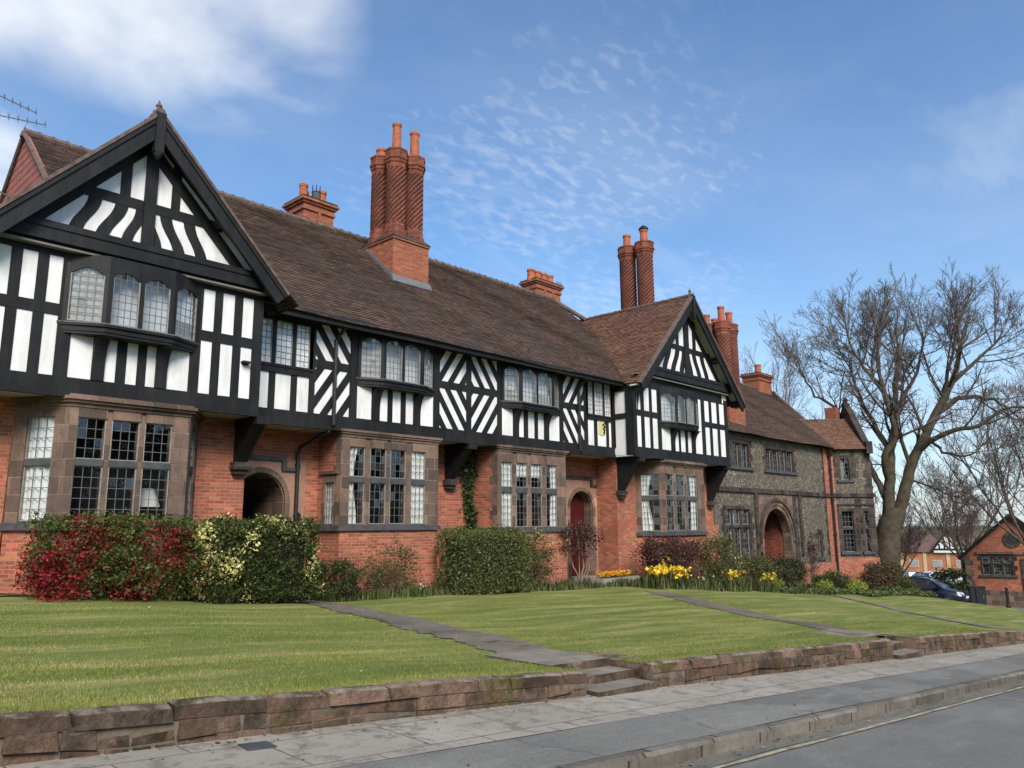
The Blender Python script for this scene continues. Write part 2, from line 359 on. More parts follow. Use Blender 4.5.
def z_lawn(X, Y):
    yf = y_wall(X)+.1; t = np.clip((Y-yf)/(15.2-yf), 0, 1); t = t*t*(3-2*t)*.5+t*.5
    return (z_wt(X)-.02)*(1-t)+z_house(X)*t+.025*np.sin(X*1.3+Y*.9)*np.sin(Y*1.1-X*.4)*np.clip((Y-yf)*.5, 0, 1)
def sheet(name, xs, rows, zf, mat, kind='structure', smooth=True):
    """rows: list of functions X->Y"""
    mb = MB(); xs = np.asarray(xs, float); nr = len(rows); vs = []
    for r in rows:
        Y = r(xs); Z = zf(xs, Y); vs += list(zip(xs, Y, Z))
    n = len(xs)
    mb.add(vs, [(j*n+i, j*n+i+1, (j+1)*n+i+1, (j+1)*n+i) for j in range(nr-1) for i in range(n-1)])
    o = obj(name, mb, mat, smooth=smooth); tag(o, kind=kind); return o

# large ground to the horizon
mb = MB(); gx = [-3000,-800,-200,-60,-20,0,10,20,30,40,44,46,48,50,55,60,75,100,140,200,260,600,1500,4000]; gy = [-3000,-800,-200,-60,-20,-12,0,3,5,10,14,16,20,26,40,80,200,800,3000]
vs = [(x, y, float(ip(x, [-60,-8,0,4,10,22,30,36,41,45,49,60,75,100,140,200,260], [0,-.9,-1.45,-1.75,-2.2,-2.95,-3.55,-4.,-4.4,-4.65,-4.85,-5.5,-6.0,-7.0,-9.4,-12,-13]))) for y in gy for x in gx]
nx = len(gx)
mb.add(vs, [(j*nx+i, j*nx+i+1, (j+1)*nx+i+1, (j+1)*nx+i) for j in range(len(gy)-1) for i in range(nx-1)])
tag(obj('ground', mb, FARGR, smooth=True), kind='structure')

XS = np.concatenate([np.arange(-8, 30, .5), np.arange(30, 56.1, 1.)])
XL = np.unique(np.concatenate([XS[XS <= 47.5], [6.43,6.45,7.49,7.51,14.29,14.31,15.54,15.56]]))
def y_lawn0(X):
    gap = ((X > 6.44) & (X < 7.5)) | ((X > 14.3) & (X < 15.55))
    return y_wall(X)+np.where(gap, .92, .07)
lin = lambda a, b, n: [(lambda t: (lambda X: a(X)*(1-t)+b(X)*t))(i/(n-1)) for i in range(n)]
sheet('lawn', XL, lin(y_lawn0, lambda X: X*0+15.25, 26), z_lawn, LAWN)
sheet('flower_bed', XL, lin(lambda X: X*0+14.9, lambda X: X*0+17.6, 5), lambda X, Y: z_house(X)+.012*np.sin(X*5+Y*3), SOIL)
# pavement: stone flags next to the wall, tarmac towards the kerb, kerb stones, gutter, road
y_strip = lambda X: 4.33-.035*np.minimum(X, 24)
sheet('pavement_flags', XS, lin(y_strip, lambda X: y_wall(X)+.3, 4), lambda X, Y: z_pav(X)-.02+.03*(Y-y_strip(X)), FLAG)
sheet('pavement_tarmac', XS, lin(lambda X: y_kerb(X)+.1, lambda X: y_strip(X)+.04, 5), lambda X, Y: z_kerb(X)+.002+.03*np.clip((Y-y_kerb(X))/.8, 0, 1)-.006*(Y > y_strip(X))+.003*np.sin(X*2+Y*5), ASPH)
mb = MB()
xk = np.arange(-8, 56, .46)
for x0 in np.arange(-8, 55.5, .92):
    x1 = x0+.91; q = random.uniform(-.008, .008); z = random.uniform(-.006, .006)
    c = []
    ya, yb = float(y_kerb(x0))+q, float(y_kerb(x1))+q; za, zb = float(z_kerb(x0))+z, float(z_kerb(x1))+z
    mb.add([(x0,ya+.012,za-.2),(x1,yb+.012,zb-.2),(x1,yb,zb-.025),(x0,ya,za-.025),(x1,yb+.025,zb),(x0,ya+.025,za),(x1,yb+.16,zb+.004),(x0,ya+.16,za+.004),(x1,yb+.16,zb-.2),(x0,ya+.16,za-.2)],
           [(0,1,2,3),(3,2,4,5),(5,4,6,7),(7,6,8,9),(0,3,5,7,9),(1,8,6,4,2)])
tag(obj('kerb', mb, KERB), kind='structure')
zr = lambda X, Y: z_kerb(X)-.125+.02*np.clip((y_kerb(X)-Y)/3, 0, 1)
sheet('road', np.concatenate([np.arange(-60, 60, 2.), np.arange(60, 140, 10)]), lin(lambda X: X*0-6.5, lambda X: y_kerb(X)+.03, 8), zr, ROAD)
sheet('gutter', XS, lin(lambda X: y_kerb(X)-.2-.03*np.sin(X*1.7), lambda X: y_kerb(X)+.02, 3), lambda X, Y: zr(X, Y)+.006+.008*np.clip((Y-y_kerb(X)+.2)/.2, 0, 1), GUTTER)
sheet('road_line', XS, [lambda X: y_kerb(X)-.27+.006*np.sin(X*7), lambda X: y_kerb(X)-.222+.005*np.sin(X*9)], lambda X, Y: zr(X, Y)+.012, YLINE)
# far kerb side of the road and the side street beyond the houses
sheet('far_pavement', np.arange(-60, 60, 2.), [lambda X: X*0-9, lambda X: X*0-6.5], lambda X, Y: z_kerb(X)+.0, ASPH)
mb = MB(); n = 12; ys = np.linspace(4.2, 60, n); vs = []
for y in ys:
    for x in (47.3, 50, 55.5): vs.append((x, y, float(ip(x, [47.3,55.5], [-4.44,-4.95]))+.02*0))
mb.add(vs, [(j*3+i, j*3+i+1, (j+1)*3+i+1, (j+1)*3+i) for j in range(n-1) for i in range(2)])
tag(obj('side_road', mb, ROAD, smooth=True), kind='structure')

def ribbon(name, pts, w, mat, dz=.012):
    P = []
    for (a, b) in zip(pts[:-1], pts[1:]):
        for t in np.linspace(0, 1, 44, endpoint=False): P.append((a[0]*(1-t)+b[0]*t, a[1]*(1-t)+b[1]*t))
    P.append(pts[-1]); mb = MB(); vs = []; k = 7
    for i, p in enumerate(P):
        q = np.array(P[min(i+1, len(P)-1)])-np.array(P[max(i-1, 0)]); q = q/np.hypot(*q); nrm = np.array([q[1], -q[0]])
        ww = w/2+.04*math.sin(i*1.3)+.03*math.sin(i*3.1)+random.uniform(-.05, .05)
        for j in range(k):
            s = (j/(k-1)*2-1)*ww; x, y = p[0]+nrm[0]*s, p[1]+nrm[1]*s
            vs.append((x, y, float(z_lawn(np.array(x), np.array(y)))+dz))
    mb.add(vs, [(i*k+j, i*k+j+1, (i+1)*k+j+1, (i+1)*k+j) for i in range(len(P)-1) for j in range(k-1)])
    return tag(obj(name, mb, mat, smooth=True), kind='structure')
ribbon('path', [(6.95,5.75),(8.3,10.5),(9.75,15.6)], .84, PATHM)
ribbon('path', [(14.95,5.2),(17.2,8.6),(20.5,13.3)], .8, PATHM)
ribbon('path', [(23.9,4.6),(29,9),(34.5,14.6)], .55, GUTTER, .02)

# ------------------------------------------------------------------ low boundary wall and steps
MORTAR = m_plain('lime_mortar', (.17,.14,.105), .95, .5, 8, .6, 30)
def boundary_wall(x0, x1, label, ret=None):
    o = thing('boundary_wall', label, 'wall', (x0, float(y_wall(x0)), float(z_pav(x0))))
    mb = MB(); x = x0; zc = lambda X: float(z_wt(np.array(X)))
    xs = [x0]
    while xs[-1] < x1-.1: xs.append(min(x1, xs[-1]+random.uniform(.26, .62)))
    mid = lambda X: .5+.07*math.sin(X*2.1)+.05*math.sin(X*5.3)
    for a, b in zip(xs[:-1], xs[1:]):   # individual rough stones in 2 courses
        for lay in range(2):
            u0, u1 = a, b
            cuts = [u0, u1] if random.random() < .55 else [u0, u0+(u1-u0)*random.uniform(.35, .65), u1]
            for s0, s1 in zip(cuts[:-1], cuts[1:]):
                j = random.uniform(-.014, .02); f0, f1 = float(y_wall(s0)), float(y_wall(s1))
                za0, za1 = zc(s0)-.095, zc(s1)-.095; zb0, zb1 = float(z_pav(s0))-.06, float(z_pav(s1))-.06
                m0, m1 = zb0+(za0-zb0)*mid(s0), zb1+(za1-zb1)*mid(s1)
                lo0, lo1, hi0, hi1 = (zb0, zb1, m0, m1) if lay == 0 else (m0, m1, za0, za1)
                g = .006; b_ = .012
                mb.hexa([(s0+g,f0-j,lo0+g),(s1-g,f1-j,lo1+g),(s1-g,f1+.1,lo1+g),(s0+g,f0+.1,lo0+g),(s0+g+b_,f0-j+.006,hi0-g),(s1-g-b_,f1-j+.006,hi1-g),(s1-g-b_,f1+.1,hi1-g),(s0+g+b_,f0+.1,hi0-g)])
    # mortar core
    for a, b in zip(xs[:-1], xs[1:]):
        mb.hexa([(a,float(y_wall(a))+.015,float(z_pav(a))-.06),(b,float(y_wall(b))+.015,float(z_pav(b))-.06),(b,float(y_wall(b))+.11,float(z_pav(b))-.06),(a,float(y_wall(a))+.11,float(z_pav(a))-.06),
                 (a,float(y_wall(a))+.015,zc(a)-.09),(b,float(y_wall(b))+.015,zc(b)-.09),(b,float(y_wall(b))+.11,zc(b)-.09),(a,float(y_wall(a))+.11,zc(a)-.09)], 1)
    obj('masonry', mb, [WALLST, MORTAR], o)
    mb = MB(); xs = [x0]
    while xs[-1] < x1-.1: xs.append(min(x1, xs[-1]+random.uniform(.28, .75)))
    for a, b in zip(xs[:-1], xs[1:]):
        j = random.uniform(-.02, .02); z = random.uniform(-.006, .006); g = .004; f0, f1 = float(y_wall(a))-.004-j*.6, float(y_wall(b))-.004-j*.6
        z0, z1 = zc(a)+z, zc(b)+z; m = (a+b)/2; fm = (f0+f1)/2-random.uniform(-.01, .015)
        mb.add([(a+g,f0,z0-.1),(m,fm,(z0+z1)/2-.1),(b-g,f1,z1-.1),(b-g,f1+.15,z1-.1),(m,fm+.15,(z0+z1)/2-.1),(a+g,f0+.15,z0-.1),
                (a+g+.01,f0+.02,z0-.02),(m,fm+.01,(z0+z1)/2-.01),(b-g-.01,f1+.02,z1-.02),(b-g,f1+.14,z1),(m,fm+.14,(z0+z1)/2+.008),(a+g,f0+.14,z0),
                (a+g+.02,f0+.05,z0),(m,fm+.05,(z0+z1)/2+.008),(b-g-.02,f1+.05,z1)],
               [(0,1,7,6),(1,2,8,7),(6,7,13,12),(7,8,14,13),(12,13,10,11),(13,14,9,10),(2,3,9,14,8),(0,6,12,11,5),(5,11,10,4),(4,10,9,3)])
    obj('coping', mb, WALLST, o)
    if ret:   # return wall running back beside the steps
        mb = MB(); xr = ret; f = float(y_wall(xr)); zt = zc(xr)
        for i in range(3):
            mb.box(xr-.13-.004*i, xr+.22, f+.09+.40*i, f+.09+.40*(i+1)-.008, zt-.5, zt+.012*(i % 2)-.02)
        obj('return_wall', mb, WALLST, o)
    return o
boundary_wall(-8, 6.44, 'low mossy sandstone wall left of the stone steps')
boundary_wall(7.5, 14.3, 'low sandstone wall between the two flights of steps', 7.62)
boundary_wall(15.55, 24.2, 'low sandstone wall at the far right fading into the lawn', 15.65)
def steps(x0, x1, label, n=3):
    f = float(y_wall((x0+x1)/2)); zb = float(z_pav((x0+x1)/2))-.03; zt = float(z_wt(np.array((x0+x1)/2)))
    o = thing('stone_steps', label, 'steps', ((x0+x1)/2, f, zb), 'stone steps up to the lawn paths')
    for i in range(n):
        mb = MB(); a = f-.08+.31*i; z1 = zb+(zt-zb)*(i+1)/n; sl = -.073*.5*(x1-x0)
        xx0, xx1 = x0+.01, x1-.02+.0*i
        mb.hexa([(xx0,a,zb-.1-sl),(xx1,a,zb-.1+sl),(xx1,a+.5,zb-.1+sl),(xx0,a+.5,zb-.1-sl),(xx0,a+.012,z1-sl*.6),(xx1,a+.012,z1+sl*.6),(xx1,a+.5+.5*(i == n-1),z1+sl*.6+.01),(xx0,a+.5+.5*(i == n-1),z1-sl*.6+.01)])
        mb.m[1] = 1; obj('step', mb, [COPE, STEPM], o)
    return o
steps(6.44, 7.5, 'nearer mossy stone steps leading up to the long lawn path')
steps(14.3, 15.55, 'farther worn stone steps with a pale concrete front, by the right lawn path')
mb = MB(); zc = float(z_pav(np.array(2.77)))+.004
mb.hexa([(2.68,4.82,zc-.03+.009),(2.88,4.81,zc-.03-.008),(2.89,4.97,zc-.03-.008),(2.69,4.98,zc-.03+.009),(2.68,4.82,zc+.008),(2.88,4.81,zc-.007),(2.89,4.97,zc-.002),(2.69,4.98,zc+.013)])
tag(obj('drain_cover', mb, SILL), 'small dark square cover set in the pavement flags', 'cover')
# ------------------------------------------------------------------ the timber framed terrace
YM, YG, WM, WG = 16.0, 15.15, 17.0, 16.1      # upper main / upper gables / ground main / ground under gables
BT, BB, RL, EV = 2.69, 2.40, 3.82, 5.02       # bressumer top & bottom, rail, eaves
HOUSE = thing('timber_framed_terrace', 'black and white timber framed terrace on red brick with two gables and leaded bay windows', 'house', (9, 16.5, -1.5))
FM = Fr((0, YM), (1, YM)); FG = Fr((0, YG), (1, YG))
def clip(poly, x0, x1, z0, z1):
    def cut(p, f, inter):
        o = []
        for i in range(len(p)):
            a, b = p[i], p[(i+1) % len(p)]
            if f(a): o.append(a)
            if f(a) != f(b): o.append(inter(a, b))
        return o
    ix = lambda c: (lambda a, b: (c, a[1]+(b[1]-a[1])*(c-a[0])/(b[0]-a[0])))
    iz = lambda c: (lambda a, b: (a[0]+(b[0]-a[0])*(c-a[1])/(b[1]-a[1]), c))
    for f, g in ((lambda q: q[0] >= x0, ix(x0)), (lambda q: q[0] <= x1, ix(x1)), (lambda q: q[1] >= z0, iz(z0)), (lambda q: q[1] <= z1, iz(z1))):
        if len(poly) < 3: return []
        poly = cut(poly, f, g)
    return poly
TD = .014   # timbers stand this far proud of the plaster
def stud(mb, F, x0, x1, z0, z1, lv=0): mb.fbox(F, x0+random.uniform(-.006,.006), x1+random.uniform(-.006,.006), z0, z1, -.06, .0+lv*.003)
def diag(mb, F, x0, x1, z0, z1, sgn, ph=.0, per=.445, w=.215, slope=1.45):
    dx = (z1-z0)/slope; k = -6
    while k < 12:
        c = x0+ph+k*per
        a = [(c, z0), (c+w, z0), (c+w+dx, z1), (c+dx, z1)] if sgn > 0 else [(c+dx, z0), (c+w+dx, z0), (c+w, z1), (c, z1)]
        q = clip(a, x0, x1, z0, z1)
        if len(q) >= 3:
            ar = abs(sum(q[i][0]*q[(i+1) % len(q)][1]-q[(i+1) % len(q)][0]*q[i][1] for i in range(len(q))))/2
            if ar > .004: mb.fpoly(F, q, -.06, 0)
        k += 1
# --- plaster sheets
mb = MB(); mb.fbox(FM, 8.0, 22.45, BB+.02, EV+.1, -.25, -TD); obj('plaster_wall', mb, PLASTER, HOUSE)
# --- main front timbers
mb = MB()
mb.fbox(FM, 8.2, 22.36, BB, BT, -.3, .02)                       # bressumer
mb.fbox(FM, 8.2, 22.36, BB-.07, BB+.05, -.06, .045)             # its lower moulding
mb.fbox(FM, 8.2, 22.36, EV-.1, EV+.16, -.2, .012)               # wall plate
for x0, x1 in ((9.99,10.15),(11.16,11.38),(13.92,14.15),(15.17,15.37),(16.44,16.64),(19.35,19.55),(20.66,20.86),(22.2,22.36)): stud(mb, FM, x0, x1, BT, EV, 2)
for x0, x1 in ((10.15,11.16),(14.15,15.17),(15.37,16.44),(19.55,20.66)): mb.fbox(FM, x0, x1, RL, RL+.2, -.06, .006)
for (x0, x1, up, ph) in ((10.15,11.16,-1,.18),(14.15,15.17,1,.20),(15.37,16.44,-1,.0),(19.55,20.66,1,.20)):
    diag(mb, FM, x0, x1, RL+.2, EV, up, ph+.1); diag(mb, FM, x0, x1, BT, RL, -up, ph-.02)
# studs under the flat casements
for x0, x1 in ((8.94,9.1),(9.51,9.67)): stud(mb, FM, x0, x1, BT, 3.56)
for x0, x1 in ((21.2,21.4),(21.9,22.06)): stud(mb, FM, x0, x1, BT, 3.6)
mb.fbox(FM, 8.2, 9.99, 3.54, 3.72, -.06, .03); mb.fbox(FM, 20.86, 22.2, 3.58, 3.75, -.06, .03)
# studs under the two oriels
def under(mb, F, pts, lv=0):
    for a, b in pts: stud(mb, F, a, b, BT, 3.62, lv)
under(mb, FM, ((11.84,12.06),(12.35,12.52),(12.79,12.96),(13.22,13.46)))
under(mb, FM, ((17.13,17.36),(17.63,17.82),(18.12,18.29),(18.58,18.80)))
obj('timber_frame', mb, TIMBER, HOUSE)

# --- leaded lights
def pane(F, u0, u1, z0, z1, nx, nz, d, parent, frame=.028, arch=False, glass=GLASS, lead=.013, jit=.035):
    mb = MB(); uu = np.linspace(u0+frame, u1-frame, nx+1); zz = np.linspace(z0+frame, z1-frame, nz+1)
    for i in range(nx):
        for j in range(nz):
            a, b = random.uniform(-jit, jit)*.16, random.uniform(-jit, jit)*.16
            mb.add([F.p(uu[i],zz[j],d+a+b),F.p(uu[i+1],zz[j],d-a+b),F.p(uu[i+1],zz[j+1],d-a-b),F.p(uu[i],zz[j+1],d+a-b)], [(0,1,2,3)], 0)
    for u in uu[1:-1]: mb.fbox(F, u-lead/2, u+lead/2, zz[0], zz[-1], d-.004, d+.008, 1)
    for z in zz[1:-1]: mb.fbox(F, uu[0], uu[-1], z-lead/2, z+lead/2, d-.004, d+.009, 1)
    for a in ((u0,u1,z0,z0+frame),(u0,u1,z1-frame,z1),(u0,u0+frame,z0+frame,z1-frame),(u1-frame,u1,z0+frame,z1-frame)): mb.fbox(F, a[0], a[1], a[2], a[3], d-.02, d+.02, 2)
    return obj('pane', mb, [glass, LEAD, SASH], parent)
def curtain(F, u0, u1, z0, z1, d, parent, mat=None, amp=.025, waist=0):
    mb = MB(); n = 26; m = 8; vs = []; ph = random.uniform(0, 6); w = u1-u0
    for j in range(m+1):
        z = z0+(z1-z0)*j/m
        for i in range(n+1):
            s = i/n
            k = 1-abs(waist)*math.sin(min(1, max(0, (1-j/m)*1.2))*math.pi)
            u = u0+s*w*k if waist >= 0 else u1-(1-s)*w*k
            vs.append(F.p(u, z, d+amp*math.sin(s*w*48+ph+.5*math.sin(j*.5))+amp*.4*math.sin(s*w*97+ph)))
    mb.add(vs, [(j*(n+1)+i, j*(n+1)+i+1, (j+1)*(n+1)+i+1, (j+1)*(n+1)+i) for j in range(m) for i in range(n)])
    return obj('curtain', mb, mat or CURT, parent, smooth=True)

# --- oriel windows on the upper floor
def oriel(F, xa, xb, xc, xd, p, zs, zh, lights, brk, label, curtains, right_light=True):
    w = MB(); P = lambda x, d: (F.p(x, 0, d)[0], F.p(x, 0, d)[1])
    A, B, C, D = P(xa, .02), P(xb, p), P(xc, p), P(xd, .02)
    faces = [Fr(A, B), Fr(B, C), Fr(C, D)]
    outl = lambda e: [P(xa-e, -.03), P(xb-e*.4, p+e), P(xc+e*.4, p+e), P(xd+e, -.03)]
    w.plan([*outl(.05)], zs-.17, zs-.075, 0); w.plan([*outl(.09)], zs-.075, zs-.03, 0); w.plan([*outl(.03)], zs-.22, zs-.17, 0)
    w.plan([*outl(.1)], zs-.03, zs-.012, 1)
    w.plan([*outl(.0)], zh+.02, max(zh+.1, EV-.02), 0)
    for Fc in faces:
        for e in (0, Fc.L):
            w.fbox(Fc, max(0, e-.075), min(Fc.L, e+.075), zs-.03, zh+.02, -.06, .012, 0)
        w.fbox(Fc, .07, Fc.L-.07, zs-.03, zs+.01, -.05, .004, 0)
    o = obj('oriel_window', w, [TIMBER, LEADSHEET], HOUSE)
    if label: o['label'] = label
    dk = MB(); dk.fquad(F, xa, xd, zs-.03, zh+.1, -.02); obj('room_backing', dk, DARK, o)
    spans = [(faces[0], [(.075, faces[0].L-.075)]), (faces[1], []), (faces[2], [(.075, faces[2].L-.075)])]
    m = faces[1].L/2; spans[1] = (faces[1], [(.075, m-.04), (m+.04, faces[1].L-.075)])
    mid = MB(); mid.fbox(faces[1], m-.04, m+.04, zs-.03, zh+.02, -.05, .008); obj('mullion', mid, TIMBER, o)
    k = 0
    for Fc, ls in spans:
        for a, b in ls:
            pane(Fc, a, b, zs+.01, zh+.0, 4, 7, -.03, o, frame=.022, lead=.011, jit=.045)
            # cusped arch head in front of the light
            h = MB(); n = 10; c = (a+b)/2; r = (b-a)/2; top = zh+.02
            arc = [(a+(b-a)*i/n, zh-.17+.135*(1-abs(1-2*i/n)**1.7)) for i in range(n+1)]
            for i in range(n): h.fpoly(Fc, [arc[i], arc[i+1], (arc[i+1][0], top), (arc[i][0], top)], -.02, -.002)
            obj('arched_head', h, TIMBER, o)
            cm = curtains[k] if k < len(curtains) else None; k += 1
            if cm == 'w': curtain(Fc, a, b, zs, zh, -.10 if Fc is faces[1] else -.07, o, BLIND, .008)
            elif cm == 'h': curtain(Fc, a, b, zs, zs+.35, -.10 if Fc is faces[1] else -.07, o, BLIND, .008)
    for bx in brk:      # curved brackets below the sill
        b = MB(); n = 8; t = .11
        for i in range(n):
            a0, a1 = i/n*math.pi/2, (i+1)/n*math.pi/2
            f = lambda a, k: (-.0+(p+.0)*(1-math.cos(a))*k+ (0 if k == 1 else 0), zs-.22-.55*(1-math.sin(a)))
            (d0, z0), (d1, z1) = f(a0, 1), f(a1, 1)
            b.hexa([F.p(bx-t,z0,d0+.035),F.p(bx+t,z0,d0+.035),F.p(bx+t,z0,-.0),F.p(bx-t,z0,-.0),F.p(bx-t,z1,d1+.035),F.p(bx+t,z1,d1+.035),F.p(bx+t,z1,-.0),F.p(bx-t,z1,-.0)])
        b.fbox(F, bx-t, bx+t, BT+.0, zs-.77, -.0, .035)
        obj('bracket', b, TIMBER, o)
    return o
oriel(FG, 4.32, 4.97, 6.18, 6.83, .30, 3.71, 4.78, 4, (5.0, 6.15), None, ('w', None, None, 'h'))
oriel(FM, 11.38, 12.0, 13.3, 13.92, .26, 3.74, 4.84, 4, (11.97, 13.33), None, ('w', None, None, None))
oriel(FM, 16.64, 17.22, 18.75, 19.35, .26, 3.74, 4.84, 4, (17.26, 18.68), None, ('h', None, 'h', 'w'))
oriel(FG, 24.0, 24.72, 26.05, 26.75, .30, 3.72, 4.80, 4, (24.86, 26.3), None, (None, None, 'w', None))
# --- flat casements under the eaves
def casement(xs, z0, z1, mode):
    w = MB(); F = FM
    for x in xs: w.fbox(F, x-.055, x+.055, z0, z1, -.06, .006)
    w.fbox(F, xs[0]-.05, xs[-1]+.05, z0-.06, z0, -.06, .05); w.fbox(F, xs[0]-.05, xs[-1]+.05, z1, EV, -.06, .008)
    o = obj('casement_window', w, TIMBER, HOUSE)
    d = MB(); d.fquad(F, xs[0]-.1, xs[-1]+.1, z0, z1, -.035); obj('room_backing', d, DARK, o)
    for i, (a, b) in enumerate(zip(xs[:-1], xs[1:])):
        pane(F, a+.055, b-.055, z0, z1, 3, 7, -.012, o, frame=.018, lead=.011)
        if mode[i]: curtain(F, a+.06, b-.06, z0, z1, -.026, o, BLIND, .002)
casement([8.5, 9.02, 9.55, 10.02], 3.74, 4.78, (0, 0, 1))
casement([20.84, 21.2, 21.78, 22.24], 3.76, 4.9, (0, 0, 1))

# --- the two projecting gables
def gable(x0, x1, xa, zap, kl, kr, upper_l, upper_r, studs, ctr, wl, brace_left, kp, zt=5.06, zb=4.78):
    """x0..x1 wall, apex at xa,zap"""
    pl = MB(); F = FG
    rz = lambda x: zap-(kl if x < xa else kr)*abs(x-xa)
    pl.fpoly(F, [(x0, BB+.02), (x1, BB+.02), (x1, rz(x1)-.12), (xa, zap-.3), (x0, rz(x0)-.12)], -.25, -TD)
    EVg = min(EV, rz(x0)-.15, rz(x1)-.15)
    g = obj('gable', pl, PLASTER, HOUSE)
    # side cheeks of the projecting upper floor
    for x, s in ((x0, -1), (x1, 1)):
        c = MB(); Fs = Fr((x, YM+1.2), (x, YG)) if s < 0 else Fr((x, YG), (x, YM+1.2))
        c.fbox(Fs, .0, Fs.L-.01, BB+.02, EVg-.02, -.2, -.03); obj('cheek', c, PLASTER, g)
    for x, s in ((x0, -1), (x1, 1)):
        c = MB()
        Fs = Fr((x, YM+.3), (x, YG)) if s < 0 else Fr((x, YG), (x, YM+.3))
        L = Fs.L; q = (lambda a, b: (a, b)) if s < 0 else (lambda a, b: (L-b, L-a))
        for a, b, za, zb, lv in ((.82, L-.0, BB, EVg, .008), (0, .36, BT, EVg, .006), (.0, L-.28, RL-.13, RL+.06, 0), (.0, L-.28, EVg-.18, EVg-.01, 0.003)):
            u0, u1 = q(a, b); c.fbox(Fs, u0, u1, za, zb, -.06, .0+lv)
        if s > 0: u0, u1 = q(0, L-.28); c.fbox(Fs, u0, u1, BB, BT, -.06, .012)
        obj('cheek_timbers', c, TIMBER, g)
    m = MB()
    m.fbox(F, x0, x1, BB, BT, -.3, .012); m.fbox(F, x0-.01, x1+.01, BB-.07, BB+.05, -.06, .04)       # bressumer
    m.fbox(F, x0, x1, EV-.14, EVg, -.1, .004); m.fbox(F, x0+.4, x1-.4, EVg, zt+.02, -.1, .003)
    for a, b in studs['full']: stud(m, F, a, b, BT, EV, 2)
    for a, b in studs['part']: stud(m, F, a, b, BT, RL-.03); stud(m, F, a, b, RL+.18, EV)
    for a, b in studs['rail']: m.fbox(F, a, b, RL-.03, RL+.18, -.06, .006)
    for a, b in studs['under']: stud(m, F, a, b, BT, 3.5)
    if brace_left:   # curved brace by the corner post
        for i in range(8):
            u0, u1 = i/8, (i+1)/8; e = lambda s: x0+.3+.42*s**2.2
            m.fpoly(F, [(x0+.25, 4.0+.95*u0), (e(u0), 4.0+.95*u0), (e(u1), 4.0+.95*u1), (x0+.25, 4.0+.95*u1)], -.06, .002)
    # triangle: king post, collar, rafters, curved struts
    zti = zt+.38; zc0, zc1 = ctr
    m.fbox(F, xa+kp[0], xa+kp[1], zti-.05, zap-.5, -.06, .05)
    m.fbox(F, xa-(zap-zc0)/kl*.86, xa+(zap-zc0)/kr*.86, zc0, zc1, -.06, .008)
    for k, s in ((kl, -1), (kr, 1)):
        zb_ = zt+.1; xb = xa+s*(zap-zb_)/k
        t = np.array([xb-xa, zb_-zap]); t /= np.hypot(*t); nrm = np.array([-t[1], t[0]])*(-1 if s > 0 else 1)
        if nrm[1] > 0: nrm = -nrm
        a = np.array([xa, zap]); b = np.array([xb, zb_]); off0, off1 = .26, .49
        pts = [tuple(a+nrm*off0), tuple(b+nrm*off0), tuple(b+nrm*off1), tuple(a+nrm*off1)]
        pts = clip(pts if s < 0 else pts[::-1], -99, xa if s < 0 else 99, zt, 99) if s < 0 else clip(pts[::-1], xa, 99, zt, 99)
        ar = sum(pts[i][0]*pts[(i+1) % len(pts)][1]-pts[(i+1) % len(pts)][0]*pts[i][1] for i in range(len(pts)))
        if ar < 0: pts = pts[::-1]
        m.fpoly(F, pts, -.06, .014)
        for (xt, xbm, w) in wl:           # struts: (offset at top, offset at bottom, width) from the apex line
            n = 7; P = []
            for i in range(n+1):
                q = i/n; sx = q
                P.append((xa+s*(xbm+(xt-xbm)*q+.028*math.sin(q*2*math.pi)), zti-.02+(zc0+.02-zti)*q))
            for i in range(n): 
                (u0, z0), (u1, z1) = P[i], P[i+1]; h = w/2
                m.fpoly(F, [(u0-h, z0), (u0+h, z0), (u1+h, z1), (u1-h, z1)], -.06, 0)
        for (c0, c1) in (upper_l if s < 0 else upper_r):
            u0, u1 = sorted((xa+s*c0, xa+s*c1)); stud(m, F, u0, u1, zc1, zap-k*(c0)-.30)
    obj('timber_frame', m, TIMBER, g)
    # moulded tie beam jettied over the window
    tb = MB(); e0, e1 = x0-.12, x1+.12
    hl = lambda z: max(xa-(zap-z)/kl+.10, x0-.14); hr_ = lambda z: min(xa+(zap-z)/kr-.10, x1+.14)
    trap = lambda za, zb_, d0, d1: tb.fpoly(F, [(hl(za), za), (hr_(za), za), (hr_(zb_), zb_), (hl(zb_), zb_)], d0, d1)
    trap(zt+.02, zti, -.1, .20); trap(zt+.25, zt+.33, 0, .225); tb.fbox(F, x0+.3, x1-.3, zt-.04, zt+.06, -.1, .12)
    obj('tie_beam', tb, TIMBER, g)
    sf = MB(); sf.fbox(F, x0+.02, x1-.02, zt-.075, zt-.04, -.02, .17); obj('soffit', sf, GREYS, g)
    # barge boards and the boarded soffit between them and the wall
    for k, s in ((kl, -1), (kr, 1)):
        xb = xa+s*(zap-zb)/k
        t = np.array([xb-xa, zb-zap]); L = np.hypot(*t); t /= L; nrm = np.array([t[1], -t[0]])*(1 if s > 0 else -1)
        if nrm[1] > 0: nrm = -nrm
        def strip(a0, b0, d0, d1, l0=0, l1=None):
            l1 = L if l1 is None else l1
            a = np.array([xa, zap]); q = [a+t*l0+nrm*a0, a+t*l1+nrm*a0, a+t*l1+nrm*b0, a+t*l0+nrm*b0]
            q = [tuple(v) for v in q]
            q = clip(q, xa if s > 0 else -99, 99 if s > 0 else xa, -99, 99)
            ar = sum(q[i][0]*q[(i+1) % len(q)][1]-q[(i+1) % len(q)][0]*q[i][1] for i in range(len(q)))
            return (q if ar > 0 else q[::-1], d0, d1)
        b = MB()
